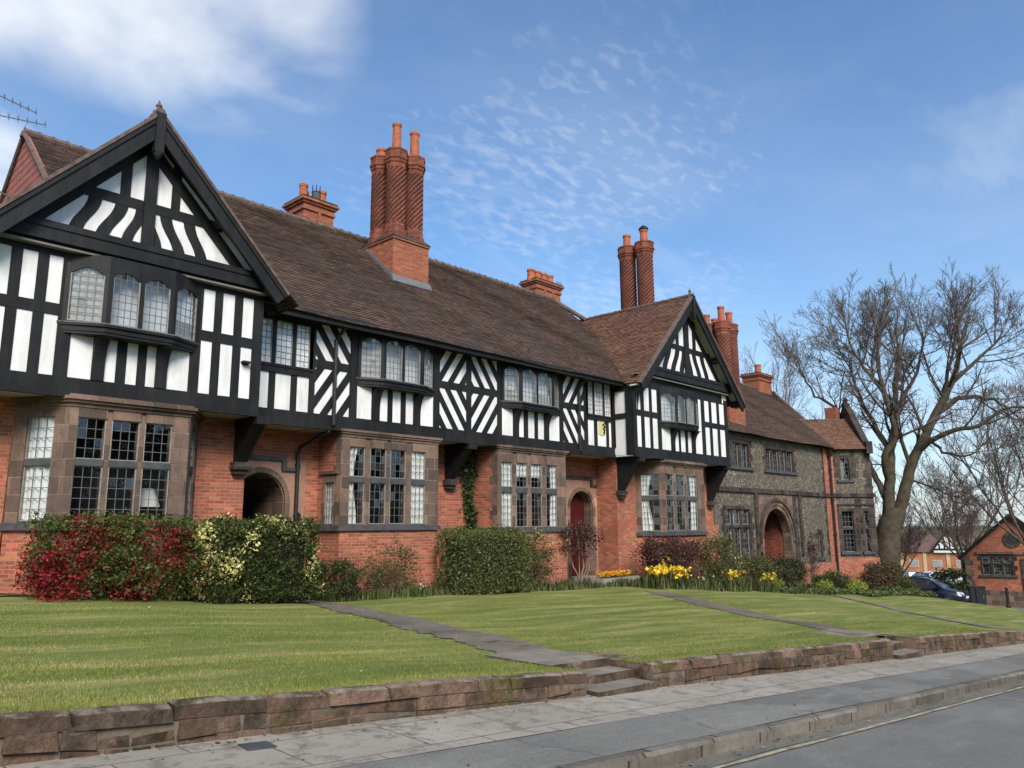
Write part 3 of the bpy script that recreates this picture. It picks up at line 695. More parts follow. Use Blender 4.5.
        b.fpoly(F, *strip(.03, .34, .36, .42)); b.fpoly(F, *strip(.03, .11, .36, .45)); b.fpoly(F, *strip(.28, .35, .36, .44))
        obj('barge_board', b, TIMBER, g)
        b = MB(); b.fpoly(F, *strip(.06, .09, -.05, .36)); obj('verge_soffit', b, CREAM, g)
        for l in (.25, L*.54, L-.3): b = MB(); b.fpoly(F, *strip(.09, .30, -.05, .36, l-.09, l+.09)); obj('purlin_end', b, TIMBER, g)
        b = MB(); b.fpoly(F, *strip(-.03, .03, .30, .47)); obj('verge_tiles', b, RIDGE, g)
    fn = MB(); yq = YG-.40
    fn.box(xa-.09, xa+.09, yq-.09, yq+.06, zap-.85, zap-.02); fn.lathe(xa, yq-.02, [(.02,zap-1.0),(.07,zap-.93),(.09,zap-.85)], 10)
    obj('pendant_post', fn, TIMBER, g)
    fn = MB(); fn.lathe(xa, yq+.1, [(.12,zap-.06),(.11,zap+.06),(.05,zap+.1),(.045,zap+.16),(.065,zap+.19),(.03,zap+.25),(.005,zap+.32)], 10)
    obj('finial', fn, RIDGE, g)
    return g
G1 = gable(2.95, 8.25, 5.6, 8.12, 1.1, 1.04, [(.29,.48)], [(.50,.68)],
      {'full': ((2.95,3.2),(4.27,4.5),(6.70,6.9),(8.03,8.25)), 'part': ((3.44,3.62),(3.86,4.04),(7.15,7.33),(7.59,7.78)), 'rail': ((3.2,4.27),(6.9,8.03)),
       'under': ((4.92,5.1),(5.32,5.5),(5.70,5.87),(6.04,6.27))}, (6.18,6.38), [(.90,1.21,.24),(.42,.75,.24),(.06,.29,.2)], False, (-.03,.20))
# break the struts list for gable 2: narrower and more of them
G2 = gable(22.35, 29.15, 26.08, 8.80, 1.02, 1.02, [(.48,.69)], [(.54,.80)],
      {'full': ((22.35,22.56),(23.88,24.12),(27.02,27.28),(28.88,29.15)), 'part': ((22.82,23.03),(23.37,23.55),(27.64,27.86),(28.27,28.48)), 'rail': ((22.56,23.88),(27.28,28.88)),
       'under': ((24.73,25.0),(25.28,25.42),(25.75,25.93),(26.22,26.51))}, (6.60,6.80), [(1.2,1.58,.3),(.60,1.0,.3),(.13,.36,.3)], True, (-.13,.19), 5.30, 4.95)
lt = MB(); lt.fbox(FG, 7.8, 7.98, 3.44, 3.48, -.05, .12); lt.fbox(FG, 7.84, 7.95, 3.40, 3.46, -.05, .02); obj('wall_lamp', lt, METAL, HOUSE)
pq = MB()   # relief panel with a yellow ground on the plaster
pq.fpoly(FM, [(21.45,3.12),(21.62,3.06),(21.82,3.1),(21.86,3.3),(21.83,3.52),(21.45,3.53)], -.06, .01, 0)
for i in range(14):
    a = i*.9; u, z = 21.72+.1*math.cos(a*1.7)*(i/14), 3.1+.42*i/14
    pq.fpoly(FM, [(u,z),(u+.07,z+.02),(u+.09,z+.07),(u+.02,z+.06)], 0, .02+.0005*i, 1)
obj('relief_panel', pq, [YEL, TIMBER], HOUSE)

# --- jetty soffits, brick ground floor
mb = MB(); mb.box(8.25, 22.36, YM-.0, WM+.05, BB-.035, BB-.01); mb.box(2.95, 8.25, YG, WG+.05, BB-.036, BB-.011); mb.box(22.36, 29.15, YG, WG+.05, BB-.036, BB-.011)
obj('jetty_soffit', mb, CREAM, HOUSE)
def arch_wall(mb, F, u0, u1, z0, z1, c, r, zs, d0, d1, mi=0, n=14):
    """wall with an arched doorway: centre c, radius r, springing zs"""
    mb.fbox(F, u0, c-r, z0, z1, d0, d1, mi); mb.fbox(F, c+r, u1, z0, z1, d0, d1, mi)
    for i in range(n):
        a0, a1 = math.pi-math.pi*i/n, math.pi-math.pi*(i+1)/n
        p0, p1 = (c+r*math.cos(a0), zs+r*math.sin(a0)), (c+r*math.cos(a1), zs+r*math.sin(a1))
        mb.fpoly(F, [p0, p1, (p1[0], z1), (p0[0], z1)], d0, d1, mi)
def arch_ring(mb, F, c, r0, r1, zs, zb, d0, d1, mi=0, n=18):
    for i in range(n):
        a0, a1 = math.pi-math.pi*i/n, math.pi-math.pi*(i+1)/n
        q = lambda r, a: (c+r*math.cos(a), zs+r*math.sin(a))
        mb.fpoly(F, [q(r0, a0), q(r0, a1), q(r1, a1), q(r1, a0)], d0, d1, mi)
    mb.fbox(F, c-r1, c-r0, zb, zs, d0, d1, mi); mb.fbox(F, c+r0, c+r1, zb, zs, d0, d1, mi)
FW = Fr((0, WM), (1, WM)); FWG = Fr((0, WG), (1, WG))
ZB = -4.0
mb = MB()
arch_wall(mb, FW, 8.22, 11.05, ZB, BB, 9.42, .98, .62, -.30, 0)
mb.fbox(FW, 14.05, 16.5, ZB, BB, -.30, 0)
arch_wall(mb, FW, 19.5, 22.8, ZB, BB, 21.66, .95, .55, -.30, 0)
for x0, x1, bx0, bx1 in ((2.95, 8.52, 3.98, 7.42), (22.55, 29.3, 23.72, 27.4)):
    mb.fbox(FWG, x0, bx0+.0, ZB, BB, -.30, 0); mb.fbox(FWG, bx1, x1, ZB, BB, -.30, 0)
mb.box(22.55, 22.85, WG+.30, WM+.3, ZB, BB); mb.box(8.22, 8.52, WG+.30, WM+.3, ZB, BB)
mb.box(2.95, 3.25, WG+.3, 26, ZB, EV); mb.box(3.25, 29.3, 25.7, 26, ZB, EV)
obj('brick_wall', mb, BRICK, HOUSE)

# --- doorways
def doorway(c, r, zs, zb, door_mat, depth, label):
    rb = MB(); o_r = .98 if c < 12 else .95
    arch_wall(rb, FW, c-o_r, c+o_r+.22, zb-.1, 1.62, c, r+.09, zs, -.28, .012)
    for z0, z1, e in ((zb-.1,-.45,.34),(-.05,.32,.36)): rb.fbox(FW, c+o_r, c+o_r+e, z0, z1, -.2, .009)
    d = obj('door_surround', rb, STONE_P, HOUSE)
    if label: d['label'] = label
    q = MB(); arch_ring(q, FW, c, r+.03, r+.16, zs, zb-.1, -.2, .03); arch_ring(q, FW, c, r, r+.05, zs, zb-.1, -depth, -.03); obj('arch_moulding', q, STONE, d)
    q = MB(); q.fbox(FW, c-.85, c+.62, 1.60, 1.70, -.1, .07); q.fbox(FW, c+.52, c+.64, 1.42, 1.6, -.1, .066); q.fbox(FW, c+.52, c+.95, 1.36, 1.45, -.1, .07); obj('label_mould', q, SILL if c < 12 else STONE_DK, d)
    q = MB()      # passage walls
    Fa = Fr((c-r-.0, WM), (c-r, WM+depth)); 
    q.box(c-r-.12, c-r-.002, WM+.28, WM+depth+.6, zb-.3, zs+r+.3); q.box(c+r+.002, c+r+.12, WM+.28, WM+depth+.6, zb-.3, zs+r+.3); q.box(c-r-.1, c+r+.1, WM+.3, WM+depth+.6, zs+r+.02, zs+r+.3)
    obj('porch_wall', q, BRICK, d)
    q = MB(); q.box(c-r, c+r, WM-.1, WM+depth+.5, zb-.25, zb); obj('threshold', q, CONC, d)
    q = MB(); y = WM+depth
    n = 8
    for i in range(n): q.box(c-r+2*r*i/n+.006, c-r+2*r*(i+1)/n-.006, y+(.006 if i % 2 else 0), y+.06, zb, zs+r+.1)
    do = obj('door', q, door_mat, HOUSE)
    q = MB(); q.lathe(c+r*.7, y-.03, [(.028,zb+1.0),(.035,zb+1.03),(.028,zb+1.06)], 8); obj('handle', q, METAL, do)
doorway(9.42, .62, .65, -1.50, DOOR_D, 1.9, None)
doorway(21.66, .62, .55, -1.72, DOOR_R, .34, None)
q = MB(); F = Fr((0, WM-.012), (1, WM-.012)); q.fbox(F, 10.28, 10.52, .12, .42, 0, .03, 0)
q.lathe(0, 0, [(0,0)], 3); q = MB(); q.fbox(F, 10.26, 10.54, .10, .44, 0, .025, 0)
for i in range(16):
    a0, a1 = i*math.pi/8, (i+1)*math.pi/8; q.fpoly(F, [(10.4,.27),(10.4+.11*math.cos(a0),.27+.11*math.sin(a0)),(10.4+.11*math.cos(a1),.27+.11*math.sin(a1))], .02, .045, 1)
obj('bell_plate', q, [STONE_P, METAL], HOUSE)

# --- stone bay windows on the ground floor
def bay(pl, zsill, rows, fronts, plinth_z, label, curt, mat=STONE, left=None, right=None, head=2.33):
    """pl: plan points left wall, left front, right front, right wall; fronts: (face index, [(u0,u1)...])"""
    z_s, z_t0, z_t1, z_h = rows
    A, B, C, D = [np.array(p, float) for p in pl]
    faces = [Fr(A, B), Fr(B, C), Fr(C, D)]
    b = MB()
    o = None
    def opening_face(F, lights, bricked=None):
        e = 0.
        seg = []
        for (u0, u1) in lights: seg.append((e, u0)); e = u1
        seg.append((e, F.L))
        for i, (u0, u1) in enumerate(seg):
            edge = i == 0 or i == len(seg)-1
            b.fbox(F, u0, u1, zsill, head-.12, -.22, .0 if edge else -.035)
        for (u0, u1) in lights:
            b.fbox(F, u0, u1, z_t0, z_t1, -.16, -.012, 1); b.fbox(F, u0, u1, z_h, head-.12, -.22, -.004)
            b.fbox(F, u0, u1, zsill, z_s, -.22, -.002, 1)
    fronts = [(fi, [(a-.03, b_+.03) for a, b_ in sorted(l)]) for fi, l in fronts]
    for fi, lights in fronts:
        if fi == 'brickL': continue
        opening_face(faces[fi], lights)
    inner = lambda e: [tuple(A+faces[0].n*e*0+np.array([-e if abs(faces[0].t[0]) > .2 else -e, 0])), tuple(B+(faces[0].n+faces[1].n)*e*.8), tuple(C+(faces[1].n+faces[2].n)*e*.8), tuple(D+np.array([e, 0]))]
    cap = lambda e: inner(e)
    pts = cap(.0)+[]
    b.plan(cap(.02), head-.12, head-.05); b.plan(cap(.07), head-.05, head+.0); b.plan(cap(.11), head+0., head+.06); b.plan(cap(.05), head+.06, head+.1)
    o = obj('bay_window', b, [mat, SILL], HOUSE)
    if label: o['label'] = label
    s = MB(); s.plan(cap(.07), zsill-.13, zsill-.03); s.plan(cap(.035), zsill-.03, zsill+.0); obj('sill', s, SILL, o)
    pq = MB(); pq.plan(cap(-.01), plinth_z, zsill-.13); obj('plinth', pq, BRICK, o)
    dk = MB(); Q = cap(-.6)
    x0, x1 = A[0]+.25, D[0]-.25; yb = A[1]+.15
    dk.add([(x0,yb,zsill),(x1,yb,zsill),(x1,yb,head),(x0,yb,head)], [(0,1,2,3)]); obj('room_backing', dk, DARK, o)
    k = 0
    for fi, lights in fronts:
        F = faces[fi]
        for u0, u1 in lights:
            cu = curt.get((fi, k), ''); kk = k; k += 1
            for row, (z0, z1) in enumerate(((z_s, z_t0), (z_t1, z_h))):
                if z1-z0 < .2: continue
                pane(F, u0, u1, z0, z1, 3, 5 if row == 0 else 4, -.055, o, frame=.018, lead=.011)
            if 'w' in cu: curtain(F, u0-.02, u1+.02, z_s, z_h, -.10, o, CURT)
            if 'l' in cu: curtain(F, u0-.02, u0+(u1-u0)*.62, z_s, z_h, -.10, o, CURT, waist=.35)
            if 'r' in cu: curtain(F, u0+(u1-u0)*.45, u1+.02, z_s, z_h, -.10, o, CURT, waist=-.2)
            if 'u' in cu: curtain(F, u0-.02, u1+.02, (z_t1+z_h)/2-.05, z_h, -.10, o, CURT)
    return o, faces
B1, f1 = bay([(4.0,WG),(4.62,YG),(6.80,YG),(7.42,WG)], .12, (.15,1.13,1.25,2.0), [(0,[(.30,.80)]),(1,[(.17,.60),(.76,1.20),(1.36,1.82)]),(2,[(.30,.80)])], -2.2, None, {(0,0):'w'}, head=2.30)
B2, f2 = bay([(10.98,WM),(10.98,YM),(14.12,YM),(14.12,WM)], .05, (.08,1.10,1.24,1.98), [(1,[(.28,.69),(.92,1.36),(1.56,2.0),(2.26,2.67)])], -2.6, None, {(1,0):'l',(1,3):'w'})
B3, f3 = bay([(16.45,WM),(16.45,YM),(19.62,YM),(19.62,WM)], -.05, (-.02,1.0,1.16,1.90), [(1,[(.18,.62),(.87,1.31),(1.54,1.98),(2.25,2.7)])], -2.8, None, {(1,0):'w',(1,1):'u',(1,2):'u',(1,3):'r'})
B4, f4 = bay([(23.72,WG),(24.2,YG),(26.95,YG),(27.42,WG)], -.24, (-.20,.90,1.05,1.82), [(0,[(.22,.80)]),(1,[(.10,.56),(.80,1.32),(1.56,2.2)]),(2,[(.22,.80)])], -3.2, None, {(0,0):'l',(1,3):'r'}, head=2.24)
# square bays: brick cheeks with stone quoins, one small cheek light on the second bay
def cheek(x, y0, y1, side, light, o, zs, ztop, zb):
    F = Fr((x, y1), (x, y0)) if side < 0 else Fr((x, y0), (x, y1)); b = MB(); L = F.L
    q0, q1 = (L-.2, L-.006) if side < 0 else (.006, .2)
    if light:
        a0, a1 = L-.68, L-.28
        b.fbox(F, 0, a0-.12, zb, ztop, -.2, -.004); b.fbox(F, a0-.12, q0, zb, zs, -.2, -.004); b.fbox(F, a0-.12, q0, 1.3, ztop, -.2, -.004)
    else: b.fbox(F, 0 if side < 0 else q1, q0 if side < 0 else L, zb, ztop, -.2, -.004)
    obj('cheek', b, BRICK, o)
    s = MB()
    nq = 9; hh = (ztop-zs)/nq
    for i in range(nq):
        e = .12 if i % 2 else 0
        s.fbox(F, q0-(e if side < 0 else 0), q1+(e if side > 0 else 0), zs+hh*i+.003, zs+hh*(i+1)-.003, -.18, .004)
    if light:
        s.fbox(F, a0-.12, a0, zs, 1.3, -.18, .0); s.fbox(F, a1, q0, zs, 1.3, -.18, .0); s.fbox(F, a0, a1, 1.1, 1.3, -.18, .0); s.fbox(F, a0-.2, L-.1, 1.3, 1.38, -.1, .05)
    obj('quoins', s, STONE, o)
    if light:
        pane(F, a0, a1, zs+.03, 1.1, 3, 5, -.055, o, .018, lead=.011); curtain(F, a0, a1, zs, 1.1, -.11, o)
        s = MB(); s.fbox(F, a0-.14, q0, zs-.13, zs+.03, -.2, .06); obj('sill', s, SILL, o)
cheek(10.98, YM, WM, -1, True, B2, .05, 2.25, -2.6); cheek(14.12, YM, WM, 1, False, B2, .05, 2.25, -2.6)
cheek(16.45, YM, WM, -1, False, B3, -.05, 2.25, -2.8); cheek(19.62, YM, WM, 1, False, B3, -.05, 2.25, -2.8)
# --- timber brackets on stone corbels under the jetty
def bracket(x, yw, yf, zc):
    b = MB(); n = 10; w = .125
    pts = [(yw, zc+.0), (yw-.16, zc)]
    for i in range(n+1):
        t = i/n; pts.append((yw-.16-(yw-yf-.2)*(t**1.12)*.98, zc+(BB-.2-zc)*t))
    pts += [(yf-.02, BB-.2), (yf-.02, BB-.04), (yw, BB-.04)]
    N_ = len(pts); a = [(x-w, y, z) for y, z in pts]; c = [(x+w, y, z) for y, z in pts]
    for i in range(2, len(pts)-3):
        pass
    # convex strips between the wall line and the curve
    prof = pts[1:-1]
    for (y0, z0), (y1, z1) in zip(prof[:-1], prof[1:]):
        if z1-z0 < 1e-6: continue
        b.hexa([(x-w,y0,z0),(x+w,y0,z0),(x+w,yw,z0),(x-w,yw,z0),(x-w,y1,z1),(x+w,y1,z1),(x+w,yw,z1),(x-w,yw,z1)])
    b.box(x-w-.03, x+w+.03, yf-.06, yw, BB-.22, BB-.075)
    o = obj('bracket', b, TIMBER, HOUSE)
    s = MB(); s.box(x-.2, x+.2, yw-.22, yw, zc-.16, zc); s.box(x-.16, x+.16, yw-.16, yw, zc-.26, zc-.16); obj('corbel', s, STONE_DK, o)
bracket(8.36, WG, YG, 1.42); bracket(15.38, WM, YM, 1.35); bracket(22.72, WG, YG, 1.2)
bracket(28.95, WG, YG, .95)
# --- gutter and drainpipes
g = MB(); g.tube([(8.7,15.52,5.0),(22.1,15.52,4.98)], .06, 8); obj('gutter', g, METAL, HOUSE)
def pipe(pts, extra=None):
    g = MB(); g.tube(pts, .05, 8)
    for p in pts:
        if abs(p[2]-round(p[2], 1)) < 9: pass
    z = pts[-2][2]
    for zz in (z-.3, (z+pts[-1][2])/2): g.tube([(pts[-1][0],pts[-1][1],zz),(pts[-1][0],pts[-1][1],zz+.09)], .068, 8)
    return g
g = pipe([(10.75,15.52,4.97),(10.72,15.75,4.75),(10.66,15.92,4.55),(10.66,15.92,2.45),(10.6,16.0,2.3),(10.36,16.88,1.95),(10.34,16.92,1.75),(10.34,16.92,-1.7)]); obj('drainpipe', g, METAL, HOUSE)
g = pipe([(20.35,15.52,4.95),(20.33,15.75,4.75),(20.3,15.92,4.5),(20.3,15.92,2.45),(19.9,16.2,2.3),(19.75,16.92,2.1),(19.74,16.92,1.9)]); obj('drainpipe', g, METAL, HOUSE)

# --- roofs: overlapping courses of tiles
def roof(mb, E0, E1, T0, T1, course=.1, mi=0, seg=.55, wav=.012):
    E0, E1, T0, T1 = [np.array(p, float) for p in (E0, E1, T0, T1)]
    n = int(np.linalg.norm((T0+T1)/2-(E0+E1)/2)/course); L = np.linalg.norm(E1-E0); m = max(2, int(L/seg))
    nrm = np.cross(E1-E0, (T0+T1)/2-E0); nrm /= np.linalg.norm(nrm)
    du = (E1-E0)/L
    for i in range(n):
        f0, f1 = i/n, min(1, (i+1.12)/n); of = (i % 2)*.085
        A0, A1 = E0+(T0-E0)*f0, E1+(T1-E1)*f0; B0, B1 = E0+(T0-E0)*f1, E1+(T1-E1)*f1
        vs = []; uvs = []
        for j in range(m+1):
            s = j/m; j1 = random.uniform(0, wav); sg = lambda q: nrm*(.035*math.sin(q[0]*.55+q[1]*.4+1)*math.sin(q[2]*.8+q[0]*.21)+.014*math.sin(q[0]*1.7+q[2]*2.3)-.01) if wav < .5 else 0
            a = A0+(A1-A0)*s; b = B0+(B1-B0)*s; c = a-nrm*.01+sg(a); a = a+nrm*(.022+j1)+sg(a); b = b+nrm*.004+sg(b)
            vs += [a, b, c]
        fs = []; 
        for j in range(m):
            k = j*3; fs.append((k, k+3, k+4, k+1)); fs.append((k+2, k+5, k+3, k))
            ua, ub = float((vs[k]-E0)@du)+of*0, float((vs[k+3]-E0)@du)
            va = i*.1+.004; uvs.append([(ua,va),(ub,va),(ub,va+.095),(ua,va+.095)]); uvs.append([(ua,va),(ub,va),(ub,va+.01),(ua,va+.01)])
        mb.add(vs, fs, mi, uvs)
def ridge(mb, P, Q, r=.115, step=.32, knob=True):
    P, Q = np.array(P, float), np.array(Q, float); L = np.linalg.norm(Q-P); n = max(1, int(L/step)); t = (Q-P)/L
    for i in range(n):
        a, b = P+t*(L*i/n), P+t*(L*(i+1)/n-.01); z = random.uniform(-.008, .008)
        mb.tube([a+(0,0,z), b+(0,0,z)], [r, r*.96], 8)
        if knob: mb.tube([b+(0,0,z), b+t*.05+(0,0,z)], [r*1.18, r*1.18], 8)
ZR, YR = 9.66, 20.92
mz = lambda Y: 5.0+.86*(Y-15.5)
r = MB()
roof(r, (4.72,15.42,4.95), (26.0,15.42,4.95), (4.72,YR,ZR), (24.95,YR,ZR))
roof(r, (26.0,15.42,4.95), (30.4,26.4,4.95), (24.95,YR,ZR), (24.95,YR,ZR+.001))
roof(r, (30.4,26.4,4.95), (4.72,26.4,4.95), (24.95,YR,ZR), (4.72,YR,ZR), .3)
mr = obj('main_roof', r, TILE, HOUSE)
r = MB(); ridge(r, (4.72,YR,ZR+.02), (24.95,YR,ZR+.02)); ridge(r, (24.98,YR-.05,ZR-.02), (26.1,19.95,8.8), .1); obj('ridge_tiles', r, RIDGE, mr)
r = MB()    # fascia and boarded eaves
r.box(8.3, 22.3, 15.5, 15.54, 4.82, 4.97); r.box(8.3, 22.3, 15.54, 16.1, 4.9, 4.925); obj('fascia', r, TIMBER, HOUSE)
def gable_roof(xa, zap, kl, kr, ye, yb, mat, name, zb=4.78):
    r = MB()
    L, Rr = xa-(zap-zb)/kl, xa+(zap-zb)/kr
    roof(r, (L,yb,zb), (L,ye,zb), (xa,yb,zap), (xa,ye,zap), wav=.016); roof(r, (Rr,ye,zb), (Rr,yb,zb), (xa,ye,zap), (xa,yb,zap), wav=.016)
    o = obj(name, r, mat, HOUSE)
    r = MB(); ridge(r, (xa,ye,zap+.01), (xa,yb,zap+.01), .085); obj('ridge_tiles', r, RIDGE, o)
gable_roof(5.6, 8.12, 1.1, 1.04, YG-.46, 19.6, TILE, 'gable_roof')
gable_roof(26.08, 8.80, 1.02, 1.02, YG-.46, 20.4, TILE_R, 'gable_roof', 4.9)
r = MB()   # tile-hung end gable of the main roof
Fe = Fr((4.80,26.3), (4.80,15.5)); 
for i in range(46):
    z0 = 4.9+i*.105; hw = (ZR-.02-z0)/.86
    if hw < .1: break
    c = 26.3-YR
    r.fpoly(Fe, [(c-hw,z0),(c+hw,z0),(c+max(.02,hw-.12),z0+.115),(c-max(.02,hw-.12),z0+.115)], -.05, .022 if i % 2 else .03)
obj('hung_tiles', r, TILE_P, HOUSE)
r = MB()
for s in (-1, 1): r.tube([(4.74,YR,ZR),(4.74,YR+s*5.5,ZR-5.5*.86)], .06, 6)
r.lathe(4.74, YR, [(.10,ZR-.1),(.07,ZR+.04),(.05,ZR+.06),(.01,ZR+.2)], 8); obj('verge', r, RIDGE, HOUSE)

# --- chimneys
def pot(x, y, z, h, r, o, mat=TERRA, cowl=False):
    m = MB(); m.lathe(x, y, [(r*1.12,z-.05),(r*1.08,z+.06),(r*.95,z+.1),(r*.86,z+h-.12),(r*.98,z+h-.1),(r*1.02,z+h-.02),(r*.9,z+h),(r*.72,z+h),(r*.7,z+h-.2)], 16, cap=False)
    if cowl: m.lathe(x, y, [(r*1.25,z+h+.02),(r*.9,z+h+.12),(.02,z+h+.22)], 10, 1); m.tube([(x+r*.6,y,z+h-.05),(x+r*.6,y,z+h+.05)], .02, 5, 1); m.tube([(x-r*.6,y,z+h-.05),(x-r*.6,y,z+h+.05)], .02, 5, 1)
    return obj('chimney_pot', m, [mat, METAL], o, smooth=False)
def twisted(x, y, z0, z1, r, o, ph=0, rib=12, hand=1):
    m = MB(); n = 96; nz = 84; vs = []; zz0, zz1 = z0+.42, z1-.62; P = (rib*.17)
    for j in range(nz+1):
        z = zz0+(zz1-zz0)*j/nz
        for i in range(n):
            a = i/n*2*math.pi; q = (a/(2*math.pi)*rib-hand*(z-zz0)/.17+ph) % 1
            d = .038*(1-abs(2*q-1))**.8
            vs.append((x+(r-.035+d)*math.cos(a), y+(r-.035+d)*math.sin(a), z))
    fs = []; mi = []
    for j in range(nz):
        for i in range(n):
            fs.append((j*n+i, j*n+(i+1) % n, (j+1)*n+(i+1) % n, (j+1)*n+i))
    b0 = len(m.f); m.add(vs, fs)
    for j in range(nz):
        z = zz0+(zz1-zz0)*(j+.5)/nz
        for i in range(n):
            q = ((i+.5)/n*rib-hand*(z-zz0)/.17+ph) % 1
            m.m[b0+j*n+i] = 0 if abs(q-.5) < .24 else 1  # ribs take the shaft brick, grooves the darker brick
    o8 = math.pi/8
    m.lathe(x, y, [(r*1.22,z0-.1),(r*1.22,z0+.12),(r*1.05,z0+.2),(r*1.05,z0+.34),(r*1.0,z0+.38),(r*1.0,z0+.45)], 8, 0, o8)
    m.lathe(x, y, [(r*1.0,z1-.65),(r*1.03,z1-.6),(r*1.03,z1-.5),(r*1.13,z1-.46),(r*1.13,z1-.38),(r*1.24,z1-.35),(r*1.24,z1-.28),(r*1.14,z1-.25),(r*1.16,z1-.08),(r*1.22,z1-.06),(r*1.2,z1+.0),(r*.7,z1+.06)], 8, 0, o8)
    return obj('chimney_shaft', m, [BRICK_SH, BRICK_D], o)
def chimney(x0, x1, y0, y1, zb, zt, label=None, parent=None, flash=False):
    m = MB(); m.box(x0, x1, y0, y1, zb, zt)
    m.box(x0-.04, x1+.04, y0-.04, y1+.04, zt-.02, zt+.05); 
    o = obj('chimney', m, BRICK_CH, parent or HOUSE)
    if label: o['label'] = label
    c = MB(); c.hexa([(x0-.06,y0-.06,zt+.05),(x1+.06,y0-.06,zt+.05),(x1+.06,y1+.06,zt+.05),(x0-.06,y1+.06,zt+.05),(x0+.16,y0+.16,zt+.3),(x1-.16,y0+.16,zt+.3),(x1-.16,y1-.16,zt+.3),(x0+.16,y1-.16,zt+.3)]); obj('weathering', c, STONE_DK, o)
    if flash:
        f = MB(); f.box(x0-.05, x1+.05, y0-.12, y0-.0, zb+.0, mz(y0)+.14) if False else f.hexa([(x0-.06,y0-.14,mz(y0-.14)+.02),(x1+.06,y0-.14,mz(y0-.14)+.02),(x1+.06,y0-.012,mz(y0)-.05),(x0-.06,y0-.012,mz(y0)-.05),(x0-.06,y0-.14,mz(y0-.14)+.05),(x1+.06,y0-.14,mz(y0-.14)+.05),(x1+.06,y0-.012,mz(y0)+.16),(x0-.06,y0-.012,mz(y0)+.16)])
        n = 12
        for i in range(n):
            ya, yb = y0+(y1-y0)*i/n, y0+(y1-y0)*(i+1)/n
            f.box(x0-.03, x0-.004, ya, yb+.02, mz(ya)-.1, mz(yb)+.1)
        obj('flashing', f, LEADSHEET, o)
    return o
c = chimney(14.4, 15.86, 18.55, 20.1, 7.0, 9.0, flash=True)
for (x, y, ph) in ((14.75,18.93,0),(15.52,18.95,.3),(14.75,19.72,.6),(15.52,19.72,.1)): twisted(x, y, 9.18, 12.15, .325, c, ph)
pot(14.75,18.93,12.15,.98,.16,c); pot(15.54,18.97,12.15,.98,.17,c); pot(14.72,19.72,12.15,.34,.17,c); pot(15.52,19.72,12.15,.3,.17,c)
def plain_chimney(x0, x1, y0, y1, zb, zt, pots, parent=None, heads=1):
    m = MB(); m.box(x0, x1, y0, y1, zb, zt-.42); m.box(x0-.05, x1+.05, y0-.05, y1+.05, zt-.42, zt-.33); m.box(x0-.02, x1+.02, y0-.02, y1+.02, zt-.33, zt-.2)
    m.box(x0-.08, x1+.08, y0-.08, y1+.08, zt-.2, zt-.12); m.box(x0-.14, x1+.14, y0-.14, y1+.14, zt-.12, zt-.04); m.box(x0-.08, x1+.08, y0-.08, y1+.08, zt-.04, zt)
    if heads > 1:
        for i in range(1, heads): xx = x0+(x1-x0)*i/heads; m.box(xx-.05, xx+.05, y0-.06, y0-.0, zb, zt-.42)
    o = obj('chimney', m, BRICK_CH, parent or HOUSE)
    cp = MB(); cp.box(x0-.1, x1+.1, y0-.1, y1+.1, zt, zt+.03); obj('coping', cp, STONE_DK, o)
    for p in pots: pot(*p, o)
    return o
c = plain_chimney(12.72, 13.85, 21.1, 22.1, 8.6, 10.62, [(12.86,21.4,10.62,.55,.15),(13.1,21.75,10.62,.5,.16),(13.55,21.4,10.62,.5,.17),(13.66,21.85,10.62,.45,.17)], heads=2)
m = MB(); m.lathe(13.28, 21.3, [(.15,10.62),(.14,10.95),(.16,10.98),(.12,11.0)], 12)
for i in range(6): a = i*math.pi/3; m.tube([(13.28+.12*math.cos(a),21.3+.12*math.sin(a),10.95),(13.28+.14*math.cos(a),21.3+.14*math.sin(a),11.2)], .018, 5)
obj('chimney_pot', m, SILL, c)
c = plain_chimney(24.7, 26.35, 21.6, 22.4, 8.2, 10.75, [(24.75+.42*i,21.95,10.75,.5,.19) for i in range(4)], heads=3)
m = MB()
for i in range(7): m.tube([(26.1+.06*i,21.6,10.78),(26.1+.06*i,21.6,10.95)], .012, 4)
obj('bird_guard', m, METAL, c)
c = chimney(26.72, 27.68, 17.1, 18.95, 5.5, 7.9)
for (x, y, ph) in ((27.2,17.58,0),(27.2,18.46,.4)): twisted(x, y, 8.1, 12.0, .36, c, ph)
pot(27.2,18.46,11.98,.6,.18,c); pot(27.2,17.58,11.98,.62,.18,c, cowl=True)
# ------------------------------------------------------------------ the stone and flint house beyond
SH = thing('stone_house', 'grey flint and dark sandstone house with a wide round archway and brown tiled roof', 'house', (35.5, 16.6, -3.0))
FS = Fr((0, 16.12), (1, 16.12)); ZE = 4.0
XW0, XW1 = 29.42, 42.0
mb = MB()
# openings: upper two-light, upper four-light, lower window, archway, slot
def punched(mb, F, u0, u1, z0, z1, holes, d0, d1, mi=0):
    holes = [(max(u0, h[0]), min(u1, h[1]), h[2], h[3]) for h in holes if h[1] > u0 and h[0] < u1]
    us = sorted({u0, u1, *[h[0] for h in holes], *[h[1] for h in holes]})
    for a, b in zip(us[:-1], us[1:]):
        hs = sorted([(h[2], h[3]) for h in holes if h[0] < b-1e-6 and h[1] > a+1e-6]); z = z0
        for h0, h1 in hs:
            if h0 > z: mb.fbox(F, a, b, z, h0, d0, d1, mi)
            z = h1
        if z1 > z: mb.fbox(F, a, b, z, z1, d0, d1, mi)
W1 = (31.05, 33.0, 2.52, 3.72); W2 = (34.35, 37.75, 2.52, 3.68); W3 = (30.1, 32.75, -1.75, .82); SL = (39.85, 40.45, -1.65, -.25)
AC, AR, AZ = 35.15, 1.42, -.72
